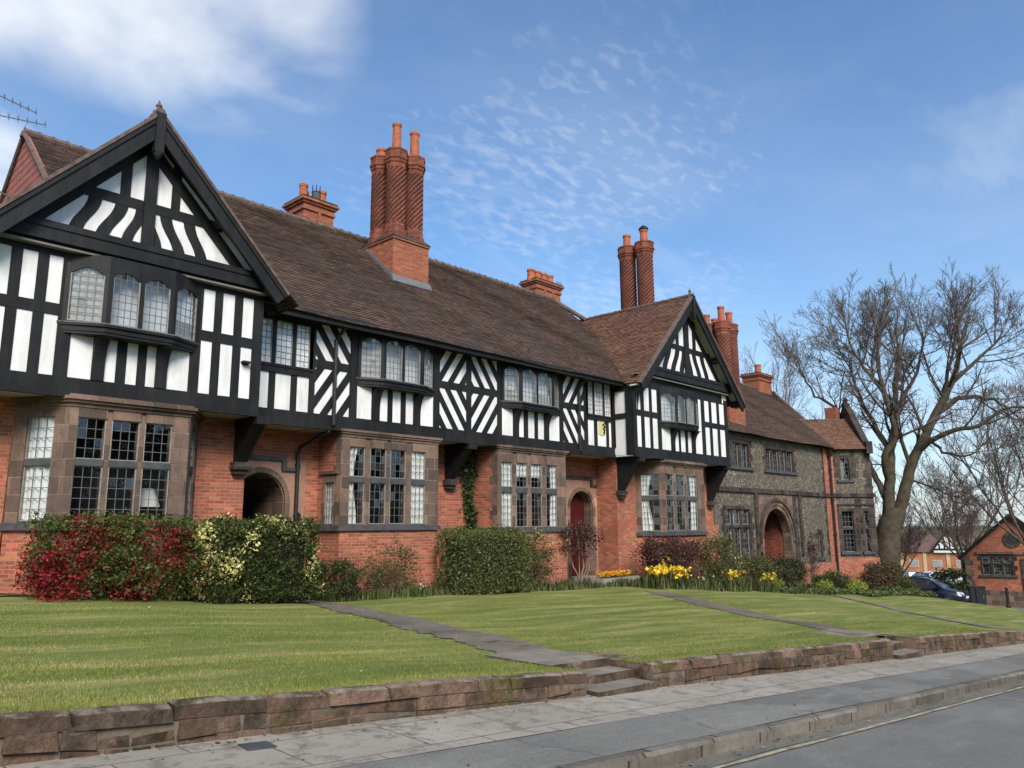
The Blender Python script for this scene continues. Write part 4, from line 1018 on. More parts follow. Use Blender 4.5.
punched(mb, FS, XW0, 33.15, -5, ZE, [W1, W3], -.35, 0)
punched(mb, FS, 33.15, 37.15, 1.35, ZE, [W2], -.35, 0); punched(mb, FS, 37.15, XW1, -5, ZE, [W2, SL], -.35, 0) if False else None
punched(mb, FS, 37.15, XW1, -5, ZE, [(37.15, 37.75, 2.52, 3.68), SL], -.35, 0)
obj('flint_wall', mb, FLINT, SH)
mb = MB(); mb.fbox(FS, XW0, XW1, 1.40, 1.50, -.1, .10); mb.fbox(FS, XW0, XW1, 1.50, 1.60, -.1, .06); obj('string_course', mb, STONE_DK, SH)
mb = MB(); mb.fbox(FS, XW0-.05, XW1, -5, -1.95, -.3, .05); mb.fbox(FS, XW0-.1, XW0+.22, -5, -.0, -.3, .02)
mb.fbox(FS, 41.35, 42.0, -2, ZE, -.3, .012); mb.fbox(FS, 33.2, 33.75, -5, -1.2, -.3, .03)
obj('brick_panel', mb, BRICK, SH)
mb = MB()
for i in range(15):
    z = -4.4+.38*i
    for x, w, e in ((37.05, .38, .1), (38.02, .0, 0)): 
        if w: mb.fbox(FS, x, x+w+e*(i % 2), z+.004, z+.376, -.3, .055)
obj('quoins', mb, STONE_DK, SH); mb = MB()
for i in range(16): mb.fbox(FS, 41.18-.14*(i % 2), 41.36, -1.95+.37*i+.004, -1.95+.37*(i+1)-.004, -.3, .010)
obj('quoins', mb, STONE_DK, SH)
for x0, x1 in ((33.02, 33.28), (37.75, 38.0)): mb = MB(); mb.fbox(FS, x0, x1, -1.5, 1.62, -.1, .09); obj('pilaster', mb, STONE_DK, SH)
mb = MB(); arch_wall(mb, FS, 33.28, 37.06, -5, 1.40, AC, AR, AZ, -.34, .03); a = obj('archway', mb, STONE, SH)
mb = MB(); arch_ring(mb, FS, AC, AR+.02, AR+.2, AZ, -5, -.3, .06); arch_ring(mb, FS, AC, AR+.2, AR+.36, AZ, -.8, -.2, .10); obj('arch_moulding', mb, STONE, a)
mb = MB(); arch_ring(mb, FS, AC, AR+.36, AR+.46, AZ, -.78, -.1, .15); obj('hood_mould', mb, STONE_DK, a)
mb = MB(); mb.box(AC+AR+.02, AC+AR+.3, 16.4, 19.2, -5, 1.2); mb.box(AC-AR-.3, AC-AR-.02, 16.4, 19.2, -5, 1.2); mb.box(AC-AR, AC+AR, 16.4, 19.2, 1.0, 1.2); mb.box(AC-AR, AC+AR, 16.1, 19.2, -3.3, -3.12); obj('porch_wall', mb, BRICK_SH, a)
mb = MB()
for i in range(14): mb.box(AC-AR+2*AR*i/14+.008, AC-AR+2*AR*(i+1)/14-.008, 18.6+.008*(i % 2), 18.7, -3.2, 1.1)
mb.box(AC-AR, AC+AR, 18.55, 18.6, -.9, -.75); obj('door', mb, DOOR_D, SH)
def stone_window(F, w, nl, sill, tr=None, par=SH, surr=.2, arched=False, cmode='w'):
    u0, u1, z0, z1 = w; b = MB()
    b.fbox(F, u0-.0, u0+surr, z0, z1, -.28, .012); b.fbox(F, u1-surr, u1, z0, z1, -.28, .012); b.fbox(F, u0+surr, u1-surr, z1-.16, z1, -.28, .012)
    lw = (u1-u0-2*surr); g = .13; cell = (lw-g*(nl-1))/nl
    for i in range(1, nl): x = u0+surr+i*cell+(i-1)*g; b.fbox(F, x, x+g, z0, z1-.16, -.22, -.04)
    if tr: b.fbox(F, u0+surr, u1-surr, tr, tr+.13, -.2, -.03)
    for q in range(int((z1-z0)/.3)):
        if q % 2: b.fbox(F, u0-.16, u0-.002, z0+.3*q, z0+.3*q+.3, -.2, .010); b.fbox(F, u1+.002, u1+.16, z0+.3*q, z0+.3*q+.3, -.2, .010)
    o = obj('window', b, STONE_DK, par)
    s = MB(); s.fbox(F, u0-.12, u1+.12, z0-.14, z0+.0, -.2, .10); obj('sill', s, SILL, o)
    d = MB(); d.fquad(F, u0, u1, z0, z1, -.33); obj('room_backing', d, DARK, o)
    for i in range(nl):
        a = u0+surr+i*(cell+g); rows = [(z0, z1-.16)] if not tr else [(z0, tr), (tr+.13, z1-.16)]
        for (p, q) in rows: pane(F, a, a+cell, p, q, 3, max(3, int((q-p)/.22)), -.12, o, .025, lead=.016)
        if cmode == 'w' or (cmode == 'h' and i % 2 == 0): curtain(F, a+.02, a+cell*.62, z0, z1-.16, -.24, o, CURT if cmode == 'w' else BLIND)
    return o
stone_window(FS, W1, 2, 1, cmode='h'); stone_window(FS, W2, 4, 1, cmode='w'); stone_window(FS, W3, 3, 1, -.12, cmode='w'); stone_window(FS, SL, 1, 1, surr=.14)
# angled wing at the right end
PA = np.array([42.0, 16.12]); PB = PA+np.array([1, -1])*1.62; FWg = Fr(PA, PB); LW = FWg.L
mb = MB(); u1 = (.52, 1.22, 2.32, 3.62); l1 = (.42, 1.22, -1.45, .82); l2 = (1.62, 2.02, -1.45, .82)
punched(mb, FWg, 0, LW, -5, ZE, [u1, l1, l2], -.3, 0); 
Fside = Fr(PB, PB+np.array([1, 1])*3.0); mb.fbox(Fside, 0, Fside.L, -5, ZE, -.3, 0)
obj('flint_wall', mb, FLINT, SH)
mb = MB(); mb.fbox(FWg, -.0, .26, -2, ZE, -.2, .012); mb.fbox(FWg, 0, LW+.05, -5, -1.75, -.2, .04); obj('brick_panel', mb, BRICK, SH)
mb = MB(); mb.fbox(FWg, 0, LW+.1, 1.40, 1.5, -.1, .1); mb.fbox(FWg, 0, LW+.07, 1.5, 1.6, -.1, .06); mb.fbox(FWg, .3, LW, .96, 1.04, -.1, .06); mb.fbox(Fside, -.1, 4, 1.4, 1.6, -.1, .08); obj('string_course', mb, STONE_DK, SH)
mb = MB()
for i in range(15):
    e = .12*(i % 2); z = -1.7+.375*i
    mb.fbox(FWg, LW-.3-e, LW+.012, z, z+.37, -.3, .014)
    if z < 1.2: mb.fbox(FWg, 1.24, 1.6, z, z+.37, -.2, .010)
    if z > 2.2: mb.fbox(FWg, .28, .5, z, z+.37, -.2, .008); mb.fbox(FWg, 1.24, 1.5+e, z, z+.37, -.2, .008)
    elif z < .8: mb.fbox(FWg, .28-e*0, .40, z, z+.37, -.2, .008)
obj('quoins', mb, STONE_DK, SH)
stone_window(FWg, u1, 1, 1, surr=.1, cmode='h'); stone_window(FWg, l1, 1, 1, -.3, surr=.1, cmode=''); stone_window(FWg, l2, 1, 1, -.3, surr=.08, cmode='w')
g = MB(); g.tube([(41.9,15.98,3.75),(41.9,16.0,-3.3)], .06, 8)
for z in (2.8, 1.2, -.6): g.tube([(41.9,15.98,z),(41.9,15.98,z+.12)], .085, 8)
g.box(41.78, 42.02, 15.86, 16.1, 3.55, 3.8); obj('drainpipe', g, METAL, SH)
# roofs
r = MB()
roof(r, (29.0,15.72,3.98), (42.1,15.72,3.98), (29.0,20.2,7.83), (44.9,20.2,7.83), seg=.8)
roof(r, (45.2,24.7,3.98), (29.0,24.7,3.98), (44.9,20.2,7.83), (29.0,20.2,7.83), .3, seg=2)
roof(r, (42.1,15.72,3.98), (45.2,24.7,3.98), (44.9,20.2,7.83), (44.92,20.2,7.831), .2, seg=2)
mr = obj('main_roof', r, TILE, SH); r = MB(); ridge(r, (29,20.2,7.86), (44.9,20.2,7.86)); ridge(r, (44.9,20.15,7.8), (44.0,17.9,5.8), .09, .4); obj('ridge_tiles', r, RIDGE, mr)
nv = np.array([1, 1])/math.sqrt(2); tv = np.array([1, -1])/math.sqrt(2)
def wp(u, d, z): q = PA+tv*u+nv*d; return (q[0], q[1], z)
r = MB(); roof(r, wp(-.35,-.3,3.93), wp(LW+.05,-.3,3.93), wp(-2.2,1.75,5.75), wp(LW-.1,1.75,5.75), seg=.8)
roof(r, wp(LW,4,3.9), wp(-2,4,3.9), wp(LW,1.75,5.75), wp(-2.2,1.75,5.75), .2)
o = obj('wing_roof', r, TILE_R, SH); r = MB(); ridge(r, wp(-1.6,1.75,5.76), wp(LW-.15,1.75,5.76), .065, .22); obj('ridge_tiles', r, RIDGE, o)
Fp = Fr(tuple(PA+tv*(LW+.02)+nv*-.35), tuple(PA+tv*(LW+.02)+nv*5)); m = MB()
m.fpoly(Fp, [(0,3.7),(4.4,3.7),(4.4,4.2),(2.4,6.6),(2.2,6.6),(1.9,6.35),(.35,4.35),(0,4.35)], -.32, .02); obj('gable_parapet', m, STONE_DK, SH)
m = MB(); q = wp(LW-.1, 2.05, 0); m.lathe(q[0], q[1], [(.24,6.5),(.24,6.75),(.12,6.8),(.16,6.95),(.05,7.1)], 8); obj('finial', m, STONE_DK, SH)
m = MB(); q0 = wp(LW-.9, 2.1, 0); m.box(q0[0]-.3, q0[0]+.3, q0[1]-.3, q0[1]+.3, 4.5, 6.5); obj('chimney', m, BRICK_CH, SH)
c = chimney(31.6, 33.1, 16.3, 17.75, 4.0, 5.7, parent=SH)
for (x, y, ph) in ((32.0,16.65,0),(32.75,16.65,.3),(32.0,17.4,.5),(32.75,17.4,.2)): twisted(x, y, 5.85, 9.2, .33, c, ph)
pot(32.0,16.65,9.2,.75,.17,c); pot(32.75,16.65,9.2,.62,.17,c); pot(32.0,17.4,9.2,.5,.17,c); pot(32.75,17.4,9.2,.45,.17,c)
plain_chimney(42.4, 44.0, 19.9, 20.9, 6.6, 8.75, [(43.2,20.3,8.75,.65,.2)], parent=SH)
# television aerial on the left roof
A = thing('television_aerial', 'spiky television aerial against the sky at the top left edge', 'aerial', (3.6, 21.0, 8.0))
m = MB(); m.tube([(3.6,21,7.4),(3.6,21,10.6)], .022, 6); obj('mast', m, GALV, A)
for (x0, z0, x1, z1) in ((3.2,10.62,4.95,10.33),(3.2,9.82,5.18,10.09)):
    m = MB(); m.tube([(x0,21,z0),(x1,21,z1)], .014, 5)
    for i in range(11):
        t = i/10; x, z = x0+(x1-x0)*t, z0+(z1-z0)*t; m.tube([(x,21-.02,z-.09),(x,21-.02,z+.11)], .009, 4); m.tube([(x-.05,20.9,z+.03),(x+.05,21.1,z+.05)], .008, 4)
    obj('boom', m, GALV, A)
m = MB(); m.tube([(3.6,21,7.6),(4.78,21,7.6)], .02, 6); m.tube([(3.6,21,8.3),(4.78,21,7.9)], .02, 6); obj('wall_bracket', m, GALV, A)
# ------------------------------------------------------------------ plants
def leafquads(P, size, flat=0., up=None, aspect=.55, rs=None):
    """P (n,3) leaf centres -> (n,4,3) folded diamonds with random facing"""
    n = len(P); g = rs or rng
    a = g.normal(size=(n, 3)); a /= np.linalg.norm(a, axis=1, keepdims=True)
    if up is not None: a = a*(1-flat)+np.array(up)*flat; a /= np.linalg.norm(a, axis=1, keepdims=True)
    b = g.normal(size=(n, 3)); b -= (b*a).sum(1, keepdims=True)*a; b /= np.linalg.norm(b, axis=1, keepdims=True); c = np.cross(a, b)
    s = (size*np.clip(g.lognormal(-.08, .33, n), .4, 1.9))[:, None]
    return np.stack([P-b*s*.5, P+c*s*aspect*.5+a*s*.08, P+b*s*.5, P-c*s*aspect*.5+a*s*.08], 1)
def zl(x, y): return float(z_lawn(np.array(float(x)), np.array(float(y))))
def blob_pts(n, c, h, box=.6, nclump=70, spread=.16, fill=.25, low=0.):
    """clumpy cloud of points over a rounded box: centre c, half sizes h"""
    d = rng.normal(size=(nclump, 3)); d /= np.linalg.norm(d, axis=1, keepdims=True)
    m = np.abs(d).max(1, keepdims=True); d = d*(1-box)+d/m*box
    r = np.where(rng.random(nclump) < fill, rng.uniform(.2, .8, nclump), rng.uniform(.82, 1.04, nclump))[:, None]
    C = d*r*np.array(h)
    k = rng.integers(0, nclump, n); q = C[k]+rng.normal(size=(n, 3))*spread*np.array([1, 1, .8])
    return q+np.array(c)
def clumpnoise(P, f, seed):
    g = np.random.default_rng(seed); k = g.normal(size=(7, 3))*f; ph = g.uniform(0, 6, 7)
    return sum(np.sin(P@k[i]+ph[i]) for i in range(7))/2.6
def box_pts(n, c, h, rnd=.12, jit=.03, seed=3, bulge=.075):
    """clipped hedge: points in a thin shell of a box with rounded, uneven faces"""
    h = np.array(h, float); P = rng.uniform(-1, 1, (n, 3)); ar = np.array([h[1]*h[2], h[0]*h[2], h[0]*h[1]]); ax = rng.choice(3, n, p=ar/ar.sum())
    P[np.arange(n), ax] = np.sign(rng.uniform(-1, 1, n)); P *= h
    q = np.abs(P)/h; nrm = (q**7).sum(1)**(1/7); P = P/nrm[:, None]
    dep = np.where(rng.random(n) < .3, rng.uniform(.45, .97, n), 1-np.minimum(rng.exponential(.05, n), .4)); P *= dep[:, None]
    P *= 1+bulge*clumpnoise(P, 4.5, seed)[:, None]+.055*clumpnoise(P, 13, seed+1)[:, None]
    return P+np.array(c)+rng.normal(size=(n, 3))*jit
LF = {
 'red': m_leaf('red_flower', [(.11,.006,.010), (.27,.014,.022), (.42,.04,.045)]),
 'quince': m_leaf('bush_leaf', [(.035,.055,.012), (.075,.10,.022), (.13,.16,.04)]),
 'var': m_leaf('variegated_leaf', [(.022,.038,.010), (.045,.068,.014), (.10,.115,.025)]),
 'yel': m_leaf('yellow_leaf', [(.42,.40,.10), (.60,.56,.20), (.70,.66,.33)]),
 'dk': m_leaf('dark_green_leaf', [(.022,.035,.012), (.042,.062,.018), (.07,.09,.028)]),
 'hedge': m_leaf('hedge_leaf', [(.038,.055,.014), (.08,.105,.026), (.14,.165,.045), (.20,.20,.075)]),
 'olive': m_leaf('olive_leaf', [(.05,.06,.02), (.09,.10,.03), (.14,.13,.045)]),
 'pur': m_leaf('bronze_leaf', [(.045,.022,.022), (.085,.038,.033), (.13,.065,.05)]),
 'brown': m_leaf('brown_hedge_leaf', [(.055,.035,.022), (.10,.065,.035), (.13,.11,.045)]),
 'lime': m_leaf('lime_leaf', [(.17,.22,.03), (.28,.34,.05), (.36,.40,.08)]),
 'cover': m_leaf('ground_cover_leaf', [(.06,.085,.03), (.10,.135,.045), (.15,.18,.07)]),
 'blade': m_leaf('long_blade', [(.05,.075,.025), (.095,.13,.04), (.15,.18,.065), (.23,.21,.10)], .3),
 'grass': m_leaf('grass_blade', [(.085,.125,.018), (.14,.185,.034), (.21,.22,.06), (.34,.30,.12)], .3, .7),
 'daff': m_leaf('daffodil_petal', [(.72,.45,.01), (.85,.58,.02), (.9,.72,.12)]),
 'oran': m_leaf('orange_petal', [(.75,.20,.01), (.80,.38,.02), (.8,.55,.05)]),
 'pale': m_leaf('pale_petal', [(.7,.68,.55), (.8,.78,.7)]),
 'ivy': m_leaf('ivy_leaf', [(.022,.042,.014), (.045,.075,.022), (.09,.12,.035)]),
}
def m_blade():
    m, nt, out = nmat('grass_blade'); k = N(nt); p = k.pos()
    c = k.ramp(k.noise(k.mapv(p, (.26,1.9,1)), 1.25, 6, .6), [(.28, (.122,.158,.036)), (.48, (.19,.22,.055)), (.60, (.275,.27,.09)), (.74, (.45,.395,.18))])
    c = k.mix(k.ramp(k.noise(p, 2.6, 6, .7), [(.60, (0,0,0)), (.74, (1,1,1))]), c, (.34,.29,.12))
    r = k.n('ShaderNodeNewGeometry').outputs['Random Per Island']
    c = k.mix(.8, c, k.ramp(r, [(0, (.62,.66,.5)), (.6, (1,1,1)), (1, (1.25,1.15,1.0))]), 'MULTIPLY')
    pb = k.pbsdf(c, .7, None, .2); k.l(pb.outputs[0], out.inputs[0]); return m
LF['grass'] = m_blade()
BARK = m_plain('bark', (.135,.105,.075), .9, .55, 5, .9, 22, col2=(.05,.042,.03))
BARKM = m_plain('mossy_bark', (.088,.07,.045), .95, .5, 3.5, 1.8, 13, col2=(.04,.031,.023))
TWIG = m_plain('twig', (.17,.14,.12), .9, .3, 2)
CORE_SHADE = m_plain('hedge_inner_shade', (.03,.026,.018), .95, .5, 14, .9, 30)
TWIG2 = m_plain('reddish_twig', (.17,.115,.10), .9, .3, 2)
STEM = m_plain('pale_stem', (.24,.17,.12), .9, .4, 6)

def tubes(segs, n=4):
    """segs: list of (P array (k,3), radii (k)) -> verts, faces"""
    V = []; Fc = []; base = 0
    for P, r in segs:
        P = np.asarray(P); k = len(P); t = np.gradient(P, axis=0); t /= np.linalg.norm(t, axis=1, keepdims=True)+1e-9
        up = np.array([.31, .17, .93]); a = np.cross(t, up); a /= np.linalg.norm(a, axis=1, keepdims=True)+1e-9; b = np.cross(t, a)
        nn = n if r[0] < .03 else (5 if r[0] < .12 else 10)
        if r[0] < .014: nn = 3
        ang = np.arange(nn)*2*np.pi/nn
        ring = P[:, None]+np.asarray(r)[:, None, None]*(np.cos(ang)[None, :, None]*a[:, None]+np.sin(ang)[None, :, None]*b[:, None])
        V.append(ring.reshape(-1, 3)); i = np.arange(k-1)[:, None]*nn; j = np.arange(nn)[None]
        f = np.stack([i+j, i+(j+1) % nn, i+nn+(j+1) % nn, i+nn+j], -1).reshape(-1, 4)+base
        Fc.append(f); base += k*nn
    return np.concatenate(V), np.concatenate(Fc)
def tube_obj(name, segs, mat, parent, n=4):
    V, Fc = tubes(segs, n); me = bpy.data.meshes.new(name); V = V-wloc(parent)
    me.vertices.add(len(V)); me.vertices.foreach_set('co', V.ravel()); me.loops.add(Fc.size); me.loops.foreach_set('vertex_index', Fc.ravel())
    me.polygons.add(len(Fc)); me.polygons.foreach_set('loop_start', np.arange(len(Fc))*4); me.polygons.foreach_set('use_smooth', np.ones(len(Fc), bool))
    me.materials.append(mat); me.update(calc_edges=True)
    o = bpy.data.objects.new(name, me); COL.objects.link(o); o.parent = parent; return o
def stems(base, tips, r=.012, wig=.06, k=6):
    out = []
    for tip in tips:
        b = np.array(base)+rng.normal(size=3)*np.array([.06, .06, 0]); t = np.linspace(0, 1, k)[:, None]
        P = b+(np.array(tip)-b)*t+rng.normal(size=(k, 3))*wig*np.sin(t*np.pi); out.append((P, r*(1-.75*t[:, 0])))
    return out
def shrub(name, label, c, h, n, leaf, size=.06, box=.5, nclump=80, spread=.13, cat='shrub', extra=None, nst=14, stem=TWIG, fill=.25, group=None, aspect=.55, clipped=False):
    """extra: list of (leaf key, fraction, selector(points)->mask, size)"""
    zb = c[2]-h[2]; o = thing(name, label, cat, (c[0], c[1], zb), group)
    P = box_pts(n, c, h, seed=int(c[0]*7)) if clipped else blob_pts(n, c, h, box, nclump, spread, fill)
    P = P[P[:, 2] > zb-.02]
    if extra:
        for key, sel, sz in extra:
            m = sel(P); quads('flowers' if key in ('red','daff','oran','pale') else 'foliage', leafquads(P[m], sz), LF[key], o); P = P[~m]
    quads('foliage', leafquads(P, size, aspect=aspect), LF[leaf], o)
    if clipped:
        g_ = MB(); g_.box(c[0]-h[0]*.72, c[0]+h[0]*.72, c[1]-h[1]*.6, c[1]+h[1]*.6, zb, c[2]+h[2]*.72); obj('shade_core', g_, CORE_SHADE, o)  # solid dark box added so gaps in the hedge look shaded
    tips = np.array(c)+rng.uniform(-1, 1, (nst, 3))*np.array(h)*.8
    tube_obj('stems', stems((c[0], c[1], zb-.05), tips, .014), stem, o); return o
rb = rng.random
# left red flowering bush and its yellow variegated neighbour
shrub('flowering_bush', 'bush covered in red flowers below the left bay window', (5.35,14.4,-.52), (1.28,.6,.70), 26000, 'quince', .06, .8, 620, .085, 'bush',
      [('red', lambda P: (clumpnoise(P, 7, 1)*.6+rng.normal(size=len(P))*.55+(5.6-P[:, 0])*.30-(P[:, 2]+.12)*2.6*(P[:, 2] > -.12) > .20), .052)])
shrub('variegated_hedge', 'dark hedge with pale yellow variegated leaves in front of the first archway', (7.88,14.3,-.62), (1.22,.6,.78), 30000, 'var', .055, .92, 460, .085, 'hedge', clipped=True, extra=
      [('yel', lambda P: (clumpnoise(P, 4.5, 5)*1.1+rng.normal(size=len(P))*.45+(np.abs(P[:, 0]-7.7)-.5)*.5+(P[:, 2]+.4)*.5 > 1.15), .062)])
shrub('low_shrub', 'low dark green mound of shrub beside the left path', (10.3,15.3,-1.22), (.72,.5,.45), 8000, 'dk', .05, .2, 60, .1)
shrub('straggly_shrub', 'straggly woody shrub below the second bay window', (12.15,15.4,-1.12), (.82,.35,.6), 3600, 'olive', .055, .2, 46, .13, stem=STEM, nst=26)
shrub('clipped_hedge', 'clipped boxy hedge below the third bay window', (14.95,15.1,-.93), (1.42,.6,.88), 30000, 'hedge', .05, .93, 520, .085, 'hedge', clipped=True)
shrub('loose_shrub', 'looser green shrub at the right end of the clipped hedge', (17.35,15.45,-.98), (.66,.42,.78), 5200, 'olive', .06, .3, 50, .13, stem=STEM, nst=20,
      extra=[('yel', lambda P: (P[:, 2] > -.6) & (rng.random(len(P)) < .25), .055)])
# ivy on the wall between the bays
o = thing('ivy', 'dark ivy climbing the brick wall between the second and third bay windows', 'ivy', (16.2, 16.95, -1.75))
T = rng.random(2600); c = 16.18+.1*np.sin(T*7); w = np.where(T > .7, .14+.55*(T-.7)/.3, np.where(T < .32, .34*np.sin(np.clip(T/.32, 0, 1)*np.pi)+.07, .10))
P = np.stack([c+rng.normal(size=2600)*w, 16.93-np.abs(rng.normal(size=2600))*.07, -.9+T*3.2], 1); P = P[(P[:, 2] < 2.32) & (P[:, 0] < 16.42)]
quads('foliage', leafquads(P, .085, .35, (0, -1, 0), .9), LF['ivy'], o)
tube_obj('stems', [(np.stack([16.15+.06*np.sin(np.linspace(0, 6, 12)+i)+.04*i, np.full(12, 16.97), np.linspace(-1.75, 2.2, 12)], 1), np.linspace(.022, .006, 12)) for i in range(-2, 3)], STEM, o)
# small tree by the red door
o = thing('small_rose_tree', 'small bare-stemmed bronze leaved tree in front of the red door', 'tree', (20.1, 15.9, -1.9))
sg = stems((20.1, 15.9, -1.95), [(19.4,15.9,-.25), (19.8,15.8,-.05), (20.3,15.9,-.1), (20.7,15.8,-.3), (20.1,15.7,.0), (20.95,15.9,-.7)], .035, .07); tube_obj('trunk', sg, STEM, o)
quads('crown', leafquads(blob_pts(1700, (20.1,15.85,-.42), (.95,.35,.42), .2, 40, .12, .35), .085), LF['pur'], o)
shrub('bronze_shrub', 'dark bronze leaved shrub below the fourth bay window', (23.45,14.75,-.98), (1.5,.4,.52), 6500, 'pur', .075, .3, 70, .15, nst=24)
shrub('bronze_shrub', 'thin bronze leaved shrub left of the yellow tinged bush', (25.6,15.0,-1.25), (.5,.3,.7), 1100, 'pur', .075, .3, 26, .13, nst=14)
shrub('tall_bush', 'tall yellow tinged green bush at the corner of the brick and flint walls', (27.15,14.9,-1.4), (1.35,.55,.85), 8000, 'olive', .075, .3, 80, .16, 'bush',
      [('yel', lambda P: (clumpnoise(P, 2, 9) > .5) & (rng.random(len(P)) < .22), .06)], nst=30)
shrub('spreading_shrub', 'spreading olive shrub below the three-light stone window', (30.2,14.9,-2.0), (1.2,.5,.6), 6000, 'olive', .08, .3, 60, .16, nst=24)
shrub('spreading_shrub', 'dark shrub in front of the wide stone archway', (33.2,15.0,-2.1), (1.5,.5,.65), 7500, 'dk', .085, .3, 70, .17, nst=24, extra=[('pur', lambda P: rng.random(len(P)) < .12, .08)])
shrub('rounded_shrub', 'rounded dark green shrub right of the stone archway', (37.6,14.7,-2.75), (1.4,.6,.42), 8500, 'dk', .075, .3, 70, .13, extra=[('lime', lambda P: (P[:, 2] > -2.4) & (rng.random(len(P)) < .2), .07)])
shrub('lime_shrub', 'small bright lime green shrub beside the rounded shrub', (38.9,14.2,-2.98), (.8,.4,.25), 3600, 'lime', .07, .2, 40, .1)
shrub('spurge', 'small lime green plant at the foot of the stone archway', (34.8,13.9,-2.72), (.4,.3,.25), 1200, 'lime', .06, .2, 20, .08)
shrub('spurge', 'small lime green plant among the daffodil leaves', (29.6,13.9,-2.28), (.4,.3,.28), 1200, 'lime', .06, .2, 20, .08)
shrub('brown_hedge', 'brownish red hedge under the angled stone wing', (42.8,14.2,-2.8), (2.1,.5,.68), 13000, 'brown', .08, .8, 130, .14, 'hedge')
shrub('round_bush', 'small olive bush at the right end of the brown hedge', (43.6,13.4,-3.15), (.5,.4,.38), 3500, 'olive', .08, .3, 50, .13, 'bush')
shrub('street_hedge', 'clipped green hedge beside the red brick gabled hall', (56.4,14.6,-4.05), (.85,.8,1.0), 7000, 'dk', .13, .85, 90, .16, 'hedge', extra=[('lime', lambda P: rng.random(len(P)) < .12, .1)])
# wall climber
o = thing('climbing_plant', 'bare climbing plant on the flint wall by the narrow slot window', 'climber', (38.7, 16.0, -2.6))
tube_obj('stems', stems((38.7,16.0,-3.), [(38.3+.14*i, 15.98, -1.7+.45*abs(math.sin(i*1.7))*2.4) for i in range(9)], .018, .05), TWIG, o)
quads('foliage', leafquads(blob_pts(700, (38.75,15.95,-1.3), (.55,.1,1.1), .4, 26, .12, .4), .08), LF['pur'], o)
# ground cover and tall leaves: nobody could count these
def patch(name, x0, x1, y0, y1, n, hgt, key, mat, wide=.012, lean=.5):
    X = rng.uniform(x0, x1, n); Y = rng.uniform(y0, y1, n); Z = np.maximum(z_lawn(X, Y), np.where(Y > 15, z_house(X), -99))
    cn_ = clumpnoise(np.stack([X, Y, 0*X], 1), 3.5, int(x0*10)); kp_ = cn_+rng.normal(size=n)*.3 > -.25; X, Y, Z, cn_ = X[kp_], Y[kp_], Z[kp_], cn_[kp_]; n = len(X)
    H = hgt*rng.uniform(.4, 1.1, n)*(.75+.45*np.clip(cn_, -.6, 1.2)); a = rng.uniform(0, 6.28, n); l = H*lean*rng.random(n)
    d = np.stack([np.cos(a), np.sin(a), 0*a], 1); s = np.stack([-np.sin(a), np.cos(a), 0*a], 1)*(wide*rng.uniform(.6, 1.3, n))[:, None]
    B = np.stack([X, Y, Z-.01], 1); M = B+d*(l*.35)[:, None]+np.array([0, 0, 1])*(H*.62)[:, None]; Tt = B+d*l[:, None]+np.array([0, 0, 1])*H[:, None]
    V = np.stack([B-s, B+s, M+s*.8, Tt, M-s*.8], 1)
    o = quads(name, V, mat, nper=5); return tag(o, kind='stuff')
patch('long_grass', 13.6, 22.3, 14.7, 15.9, 6500, .24, 'blade', LF['blade'], .012)
patch('long_grass', 9.9, 14, 14.9, 15.8, 3000, .18, 'blade', LF['blade'], .011)
patch('daffodil_leaves', 22.2, 33.5, 13.6, 14.9, 7500, .34, 'blade', LF['blade'], .016)
o = thing('ground_cover', 'low pale green leafy ground cover in front of the brown hedge', 'ground cover', (43, 13, -3.4)); o['kind'] = 'stuff'
X = rng.uniform(36, 45.3, 9000); Y = rng.uniform(12.3, 13.6, 9000); P = np.stack([X, Y, z_lawn(X, Y)+.05+.22*rng.random(9000)*(.6+.4*np.sin(X*3))*(X > 39.5)+.08*rng.random(9000)], 1)
quads('foliage', leafquads(P, .09, .5, (0, 0, 1), .8), LF['cover'], o)
X = rng.uniform(29.5, 36, 5000); Y = rng.uniform(13.0, 14.2, 5000); P = np.stack([X, Y, z_lawn(X, Y)+.04+.16*rng.random(5000)], 1)
o = thing('ground_cover', 'low green leafy ground cover in front of the stone archway', 'ground cover', (33, 13.5, -2.8)); o['kind'] = 'stuff'
quads('foliage', leafquads(P, .08, .5, (0, 0, 1), .8), LF['cover'], o)
X = rng.uniform(1.5, 26, 900); q = rng.random(900); Y = np.where(q < .55, y_kerb(X)-.02-.16*rng.random(900)**2, np.where(q < .85, y_wall(X)-.03-.25*rng.random(900)**2, y_kerb(X)+rng.uniform(.1, 1.5, 900)))
Z = np.where(Y < y_kerb(X), zr(X, Y)+.022, np.where(Y > y_strip(X), z_pav(X)-.012+.03*(Y-y_strip(X)), z_kerb(X)+.012+.03*np.clip((Y-y_kerb(X))/.8, 0, 1)))
tag(quads('leaf_litter', leafquads(np.stack([X, Y, Z], 1), .028, .85, (0, 0, 1), .8), m_leaf('dry_litter', [(.10,.075,.045), (.22,.17,.11), (.34,.29,.2)])), kind='stuff')
P = np.stack([X, y_wall(X)-.01-.05*np.random.default_rng(5).random(900), z_pav(X)+.01], 1)
